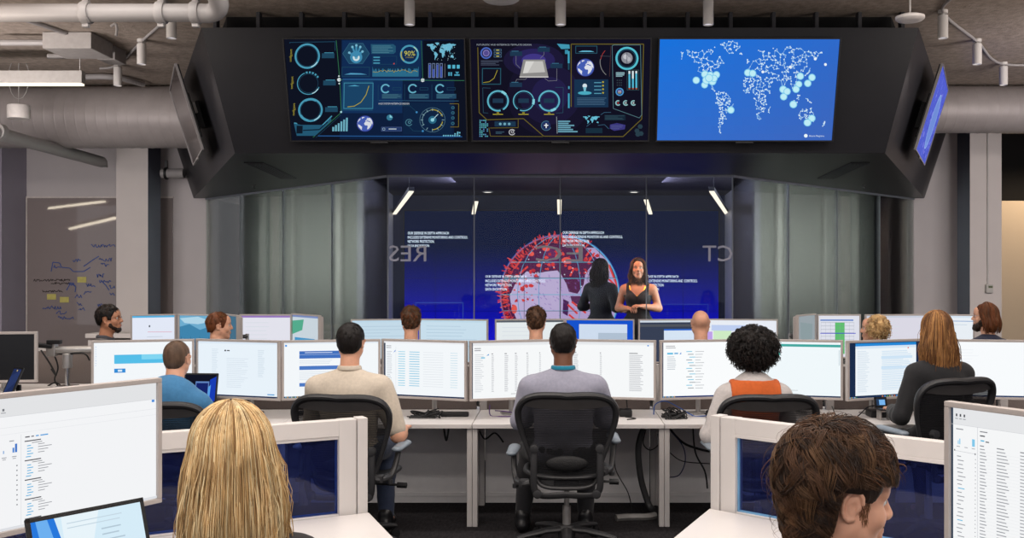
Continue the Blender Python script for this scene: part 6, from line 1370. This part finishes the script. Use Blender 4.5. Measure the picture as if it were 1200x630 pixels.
# ---------------------------------------------------------------- laptops, bricks and cords
def laptop(label, c, yaw, w, h, tilt, fn, riser=0, body=None, base=True):
    """c = middle of the hinge at the bottom of the screen."""
    body = body or mat('laptop_dark', (46, 48, 52), .4); t = thing('laptop', label, 'laptop', c, yaw, 'laptops')
    M = Matrix.Rotation(R(-tilt), 4, 'X')
    b = NB(); box(b, (0, .006, h / 2), (w, .01, h), .004, M=M); lid = finish(b, 'lid', body, t)
    b = NB()
    for c_, s in (((0, -.0004, h - .006), (w, .003, .012)), ((0, -.0004, .008), (w, .003, .016)), ((-w / 2 + .006, -.0004, h / 2), (.012, .003, h)), ((w / 2 - .006, -.0004, h / 2), (.012, .003, h))): box(b, c_, s, .001, M=M)
    finish(b, 'lid_border', BLK, t)
    cv = Canvas(w - .024, h - .028, 100, 64); fn(cv); o = cv.build('screen_picture', lid); o.location = M @ Vector((0, -.0012, .016)); o.rotation_euler = (R(-tilt), 0, 0)
    if base:
        b = NB(); box(b, (0, -h / 2, -.006), (w, h, .014), .005); finish(b, 'keyboard_base', body, t)
        b = NB()
        for r_ in range(5):
            for q in range(12): box(b, (-w / 2 + .03 + (w - .06) * q / 11, -.03 - (h - .12) * r_ / 4, .002), ((w - .06) / 13, (h - .12) / 5.2, .004))
        finish(b, 'keyboard', BLK, t)
    if riser:
        s = thing('laptop_riser', 'stand under the ' + label, 'stand', (c[0], c[1], c[2] - .014 - riser), yaw)
        b = NB(); box(b, (0, -h / 2, riser - .004), (w * .9, h * .9, .007), .003)
        for k in (-1, 1): box(b, (k * w * .4, -h / 2, riser / 2 - .003), (.012, h * .8, riser - .006), .003)
        finish(b, 'shelf', ALU, s)
def l_near(c):
    c.rect(-1, -1, 102, 66, em((214, 236, 248), 1.0, True)); c.poly([(0, 0), (20, 0), (24, 20), (16, 64), (0, 64)], (40, 120, 220)); c.poly([(4, 0), (14, 0), (20, 30), (8, 40)], (110, 176, 240)); c.poly([(26, 0), (60, 0), (40, 60), (26, 60)], (232, 244, 250)); c.lines(60, 16, 26, 3, 5, (180, 200, 214), 1.2); c.rect(66, 34, 20, 2, (170, 200, 170)); c.lines(30, 6, 60, 2, 4, (196, 214, 226), .8)
def l_blue(c): c.rect(-1, -1, 102, 66, (18, 20, 34)); c.rect(34, 16, 44, 48, (96, 130, 190)); c.rect(37, 20, 38, 42, (22, 36, 104)); c.poly([(80, 12), (100, 4), (100, 64), (82, 64)], (24, 60, 180)); c.poly([(76, 30), (84, 24), (82, 60), (76, 60)], (90, 160, 230))
def l_dim(c): c.rect(-1, -1, 102, 66, (34, 46, 84)); c.poly([(0, 20), (100, 0), (100, 30), (0, 64)], (42, 56, 100)); c.rect(46, 2, 12, 4, (220, 190, 120))
def l_sm(c): c.rect(-1, -1, 102, 66, (40, 60, 90)); c.rect(30, 10, 66, 50, (120, 180, 236))
q0 = Vector((-1.231, 2.95)); q1 = Vector((-1.429, 2.686)); mm = (q0 + q1) / 2; an = math.atan2(q0.y - q1.y, q0.x - q1.x)
laptop('open laptop with a pale blue screen in front of the blonde woman', (mm.x + .05, mm.y - .04, .822), an, .34, .235, 18, l_near, .106)
laptop('dark laptop with a blue screen beside the man in blue', (X_(233, 7.08), 7.08, .80), R(-4), .25, .215, 12, l_blue, .084)
laptop('tiny laptop half hidden by the long brown haired woman', (X_(1033, 7.0), 7.0, .78), R(8), .09, .075, 15, l_sm, .064)
laptop('small dark tablet leaning on the high desk', (X_(7, 6.5), 6.5, .92), R(-37), .13, .2, 24, l_dim, 0, base=False)
b = NB(); box(b, (X_(7, 6.5) + .02, 6.52, .909), (.16, .14, .016), .004); box(b, (X_(7, 6.5) + .05, 6.56, .95), (.03, .02, .08), .004); o = finish(b, 'tablet_stand', BLK); tag(o, 'small black stand holding the tablet on the high desk', 'stand')
CORD = mat('cord_black', (20, 20, 22), .5); CB = mat('cord_blue', (40, 84, 160), .5); CP = mat('cord_purple', (92, 62, 120), .5); HOSE = mat('cable_spine', (48, 48, 50), .5)
def cord(lb, pts, m=CORD, r=.004, name='cable', grp='loose cables'):
    b = NB(); tube(b, curve_pts(pts, 6), r, 6); o = finish(b, name, m); tag(o, lb, 'cable', grp); return o
dz = .704
def tangle(px, w, lb, n=5, Y=7.2, seed=0):
    rg = random.Random(seed); b = NB()
    for i in range(n):
        x0 = X_(px, Y); pts = []
        for k in range(9): pts.append((x0 + rg.uniform(-w, w), Y + rg.uniform(-.08, .08), dz + .004 + rg.uniform(0, .06) * (k % 2)))
        tube(b, curve_pts(pts, 5), .0042, 6)
    o = finish(b, 'cable_tangle', CORD); tag(o, lb, 'cable', 'loose cables')
tangle(500, .13, 'tangle of black cables under the light blue table monitor', 6, 7.08, 1); tangle(790, .09, 'coiled black cable beside the blue cable near the orange vest', 8, 7.04, 2); tangle(262, .14, 'loose black cables under the pale text page monitor', 3, 7.25, 3); tangle(834, .05, 'small tangle of cables by the grey sleeve', 4, 7.08, 4)
def brick(px, Y, s, lb):
    b = NB(); box(b, (X_(px, Y), Y, .7 + s[2] / 2), s, .008); o = finish(b, 'power_brick', BLK); tag(o, lb, 'power brick', 'power bricks')
brick(533, 7.13, (.2, .06, .032), 'long black power brick beside the cable tangle'); brick(733, 7.15, (.09, .11, .05), 'black power brick beside the man with the teal lanyard'); brick(1037, 7.12, (.24, .14, .05), 'black docking box under the mail window monitor'); brick(352, 7.2, (.12, .05, .03), 'small black adapter between the first benches'); brick(1150, 7.15, (.3, .14, .06), 'dark box under the blank white page monitor')
cord('purple cable looped on the desk beside the lanyard man', [at(574, 474, 7.2) * 1, (X_(575, 7.15), 7.15, dz), (X_(590, 7.1), 7.1, dz), (X_(603, 7.13), 7.13, dz), (X_(598, 7.18), 7.18, dz + .02), (X_(580, 7.19), 7.19, dz + .03)], CP)
cord('blue cable arching over the desk edge divider', [(X_(766, 7.2), 7.2, dz), (X_(768, 7.22), 7.22, dz + .07), (X_(780, 7.25), 7.25, dz + .09), (X_(796, 7.2), 7.2, dz + .05), (X_(812, 7.15), 7.15, dz), (X_(822, 7.12), 7.12, dz), (X_(834, 7.1), 7.1, dz + .01)], CB)
cord('black cable curving along the desk under the mail window monitor', [(X_(975, 7.2), 7.2, dz + .06), (X_(982, 7.1), 7.1, dz), (X_(1002, 7.05), 7.05, dz), (X_(1016, 7.12), 7.12, dz + .06), (X_(1026, 7.15), 7.15, dz + .07), (X_(1034, 7.12), 7.12, dz + .05)])
cord('black cable by the power brick near the lanyard man', [(X_(734, 7.2), 7.2, dz + .12), (X_(735, 7.2), 7.2, dz + .05), (X_(733, 7.15), 7.15, dz + .052)]); cord('thin cable lying before the lanyard man brick', [(X_(733, 7.08), 7.08, dz), (X_(745, 7.0), 7.0, dz), (X_(735, 6.95), 6.95, dz)])
cord('black cord dropping from the desk to the carpet', [at(718, 508, 6.95), at(722, 516, 6.95), at(721, 548, 6.95), at(736, 577, 6.95), at(741, 600, 6.95)])
cord('black cord looped beside the bench leg by the spine', [at(756, 506, 6.98), at(754, 520, 6.98), at(762, 527, 6.98), at(772, 520, 6.98), at(771, 508, 6.98)])
cord('dark blue cord looping below the orange vest desk', [at(786, 505, 7.0), at(800, 522, 7.0), at(803, 540, 7.0), at(796, 556, 7.0), at(784, 559, 7.0)], mat('cord_navy', (28, 40, 84), .5))
cord('thick black cord sweeping under the orange vest desk', [at(783, 500, 7.05), at(800, 518, 7.05), at(820, 526, 7.05), at(840, 530, 7.05)], r=.009); cord('black cord hanging below the orange vest desk', [at(812, 500, 7.0), at(815, 530, 7.0), at(826, 552, 7.0), at(829, 572, 7.0)], r=.006); cord('black cord sagging from the middle bench leg', [at(785, 530, 7.0), at(800, 540, 7.0), at(832, 543, 7.0)])
cord('black cords hanging under the desk beside the first middle leg', [at(560, 500, 7.0), at(568, 514, 7.0), at(580, 507, 7.0), at(590, 518, 7.0)], r=.006); cord('short black cable loop under the cream polo bench', [at(520, 500, 7.0), at(523, 516, 7.0), at(526, 500, 7.0)], r=.007)
cord('ribbed black cable spine running from desk to floor', [at(754, 502, 7.05), at(748, 525, 7.05), at(751, 560, 7.05), at(760, 590, 7.05), (X_(766, 7.0), 7.0, .06)], HOSE, .022, 'cable_spine', None)
cord('grey conduit lying on the carpet behind the chair', [(X_(768, 6.98), 6.98, .03), (X_(758, 6.95), 6.95, .026), (X_(735, 6.95), 6.95, .024), (X_(722, 6.92), 6.92, .024)], mat('floor_conduit', (128, 126, 124), .5), .024, 'floor_conduit', None)
for i, pts in enumerate(([(48, 410), (58, 425), (66, 440), (60, 432)], [(62, 412), (68, 430), (64, 445), (72, 456)], [(56, 452), (66, 448), (74, 456), (60, 457)])):
    cord(('black cable drooping behind the dark monitor', 'black cable hanging beside the chrome arm pole', 'black cable curled at the foot of the chrome pole')[i], [at(px, py, 7.3) for px, py in pts], r=.006)
cord('black cable from the arm joint above the chrome pole', [at(64, 412, 7.22), at(74, 415, 7.2), at(98, 414, 7.18), at(105, 422, 7.2)], r=.006)
# ---------------------------------------------------------------- light
def area(loc, sx, sy, e, col=(255, 247, 240), rot=(0, 0, 0)):
    l = bpy.data.lights.new('room_or_fill_light', 'AREA'); l.shape = 'RECTANGLE'; l.size = sx; l.size_y = sy; l.energy = e; l.color = hx(col)[:3]
    o = bpy.data.objects.new('room_or_fill_light', l); COL.objects.link(o); o.location = loc; o.rotation_euler = rot; o.visible_camera = True; return o
area((0, -1.5, 4.1), 12, .6, 260); area((0, 1.6, 4.1), 12, .5, 230); area((0, 4.6, 4.1), 11, .4, 210); area((0, 7.2, 4.1), 8, .3, 120)
def spotl(loc, tgt, e, ang, col=(255, 240, 224), r=.03, blend=.7):
    l = bpy.data.lights.new('spot_lamp', 'SPOT'); l.energy = e; l.color = hx(col)[:3]; l.spot_size = R(ang); l.spot_blend = blend; l.shadow_soft_size = r
    o = bpy.data.objects.new('spot_lamp', l); COL.objects.link(o); o.location = loc; o.rotation_euler = (Vector(tgt) - Vector(loc)).to_track_quat('-Z', 'Y').to_euler()
for sx in (-1, 1):
    area((sx * 6.4, 8.0, 4.05), 3.2, .5, 60, (255, 246, 240), (R(52), 0, 0)); area((sx * 5.9, 6.9, 2.9), 3.0, .4, 120, (255, 242, 230), (R(180), 0, 0))  # added unseen washes for the back walls, and uplights for the ceiling
    area((sx * 6.4, 9.0, 2.7), 2.4, .3, 85, (255, 246, 244), (R(90), 0, 0)) if True else None  # added low wash on columns and walls, facing away from the camera
area((0, 3.2, 3.2), 8, .4, 170, (255, 242, 230), (R(180), 0, 0))  # added unseen uplight that brightens the ceiling
for x, y in spY.values(): spotl((x, y, CEIL - .275), (x, y, 0), 70, 110)
spotl((8.3, 15.9, 3.9), (8.0, 17.2, 1.2), 160, 110, (255, 226, 190))  # added lamp out of view to light the beige wall
for s in (-1, 1): area((s * 3.66, 13.5, 2.0), 4.8, 1.6, 230, (242, 246, 240), (R(90), 0, s * R(45.9)))  # added lamps brightening the lobby walls in place of the glass reflection
for s in (-1, 1): area((s * 1.5, 13.6, 3.06),   .2, 2.4, 45, (214, 216, 255), (0, s * R(-60), 0))  # added strips that lift the meeting room side walls
area((.3, 12.9, 2.85), 2.2, .3, 7, (190, 90, 200), (R(180), 0, 0))  # added purple uplight tinting the inner ceiling, unseen from below
area((0, 12.0, 3.06), 3.4, .4, 14, (130, 120, 255), (R(25), 0, 0))  # added blue fill for the glass room, hidden behind the soffit
l = bpy.data.lights.new('warm_spot', 'SPOT'); l.energy = 170; l.color = hx((255, 180, 110))[:3]; l.spot_size = R(26); l.spot_blend = .6; l.shadow_soft_size = .06; o = bpy.data.objects.new('warm_spot', l); COL.objects.link(o); o.location = (X_(743, 12.1) - .35, 12.0, 3.0)
tgt = Vector((X_(752, 12.6), 12.5, 1.55)); o.rotation_euler = (tgt - o.location).to_track_quat('-Z', 'Y').to_euler()
w = bpy.data.worlds.new('world'); SC.world = w; w.use_nodes = True; bgn = w.node_tree.nodes['Background']; bgn.inputs[0].default_value = hx((225, 222, 228)); bgn.inputs[1].default_value = 1.0
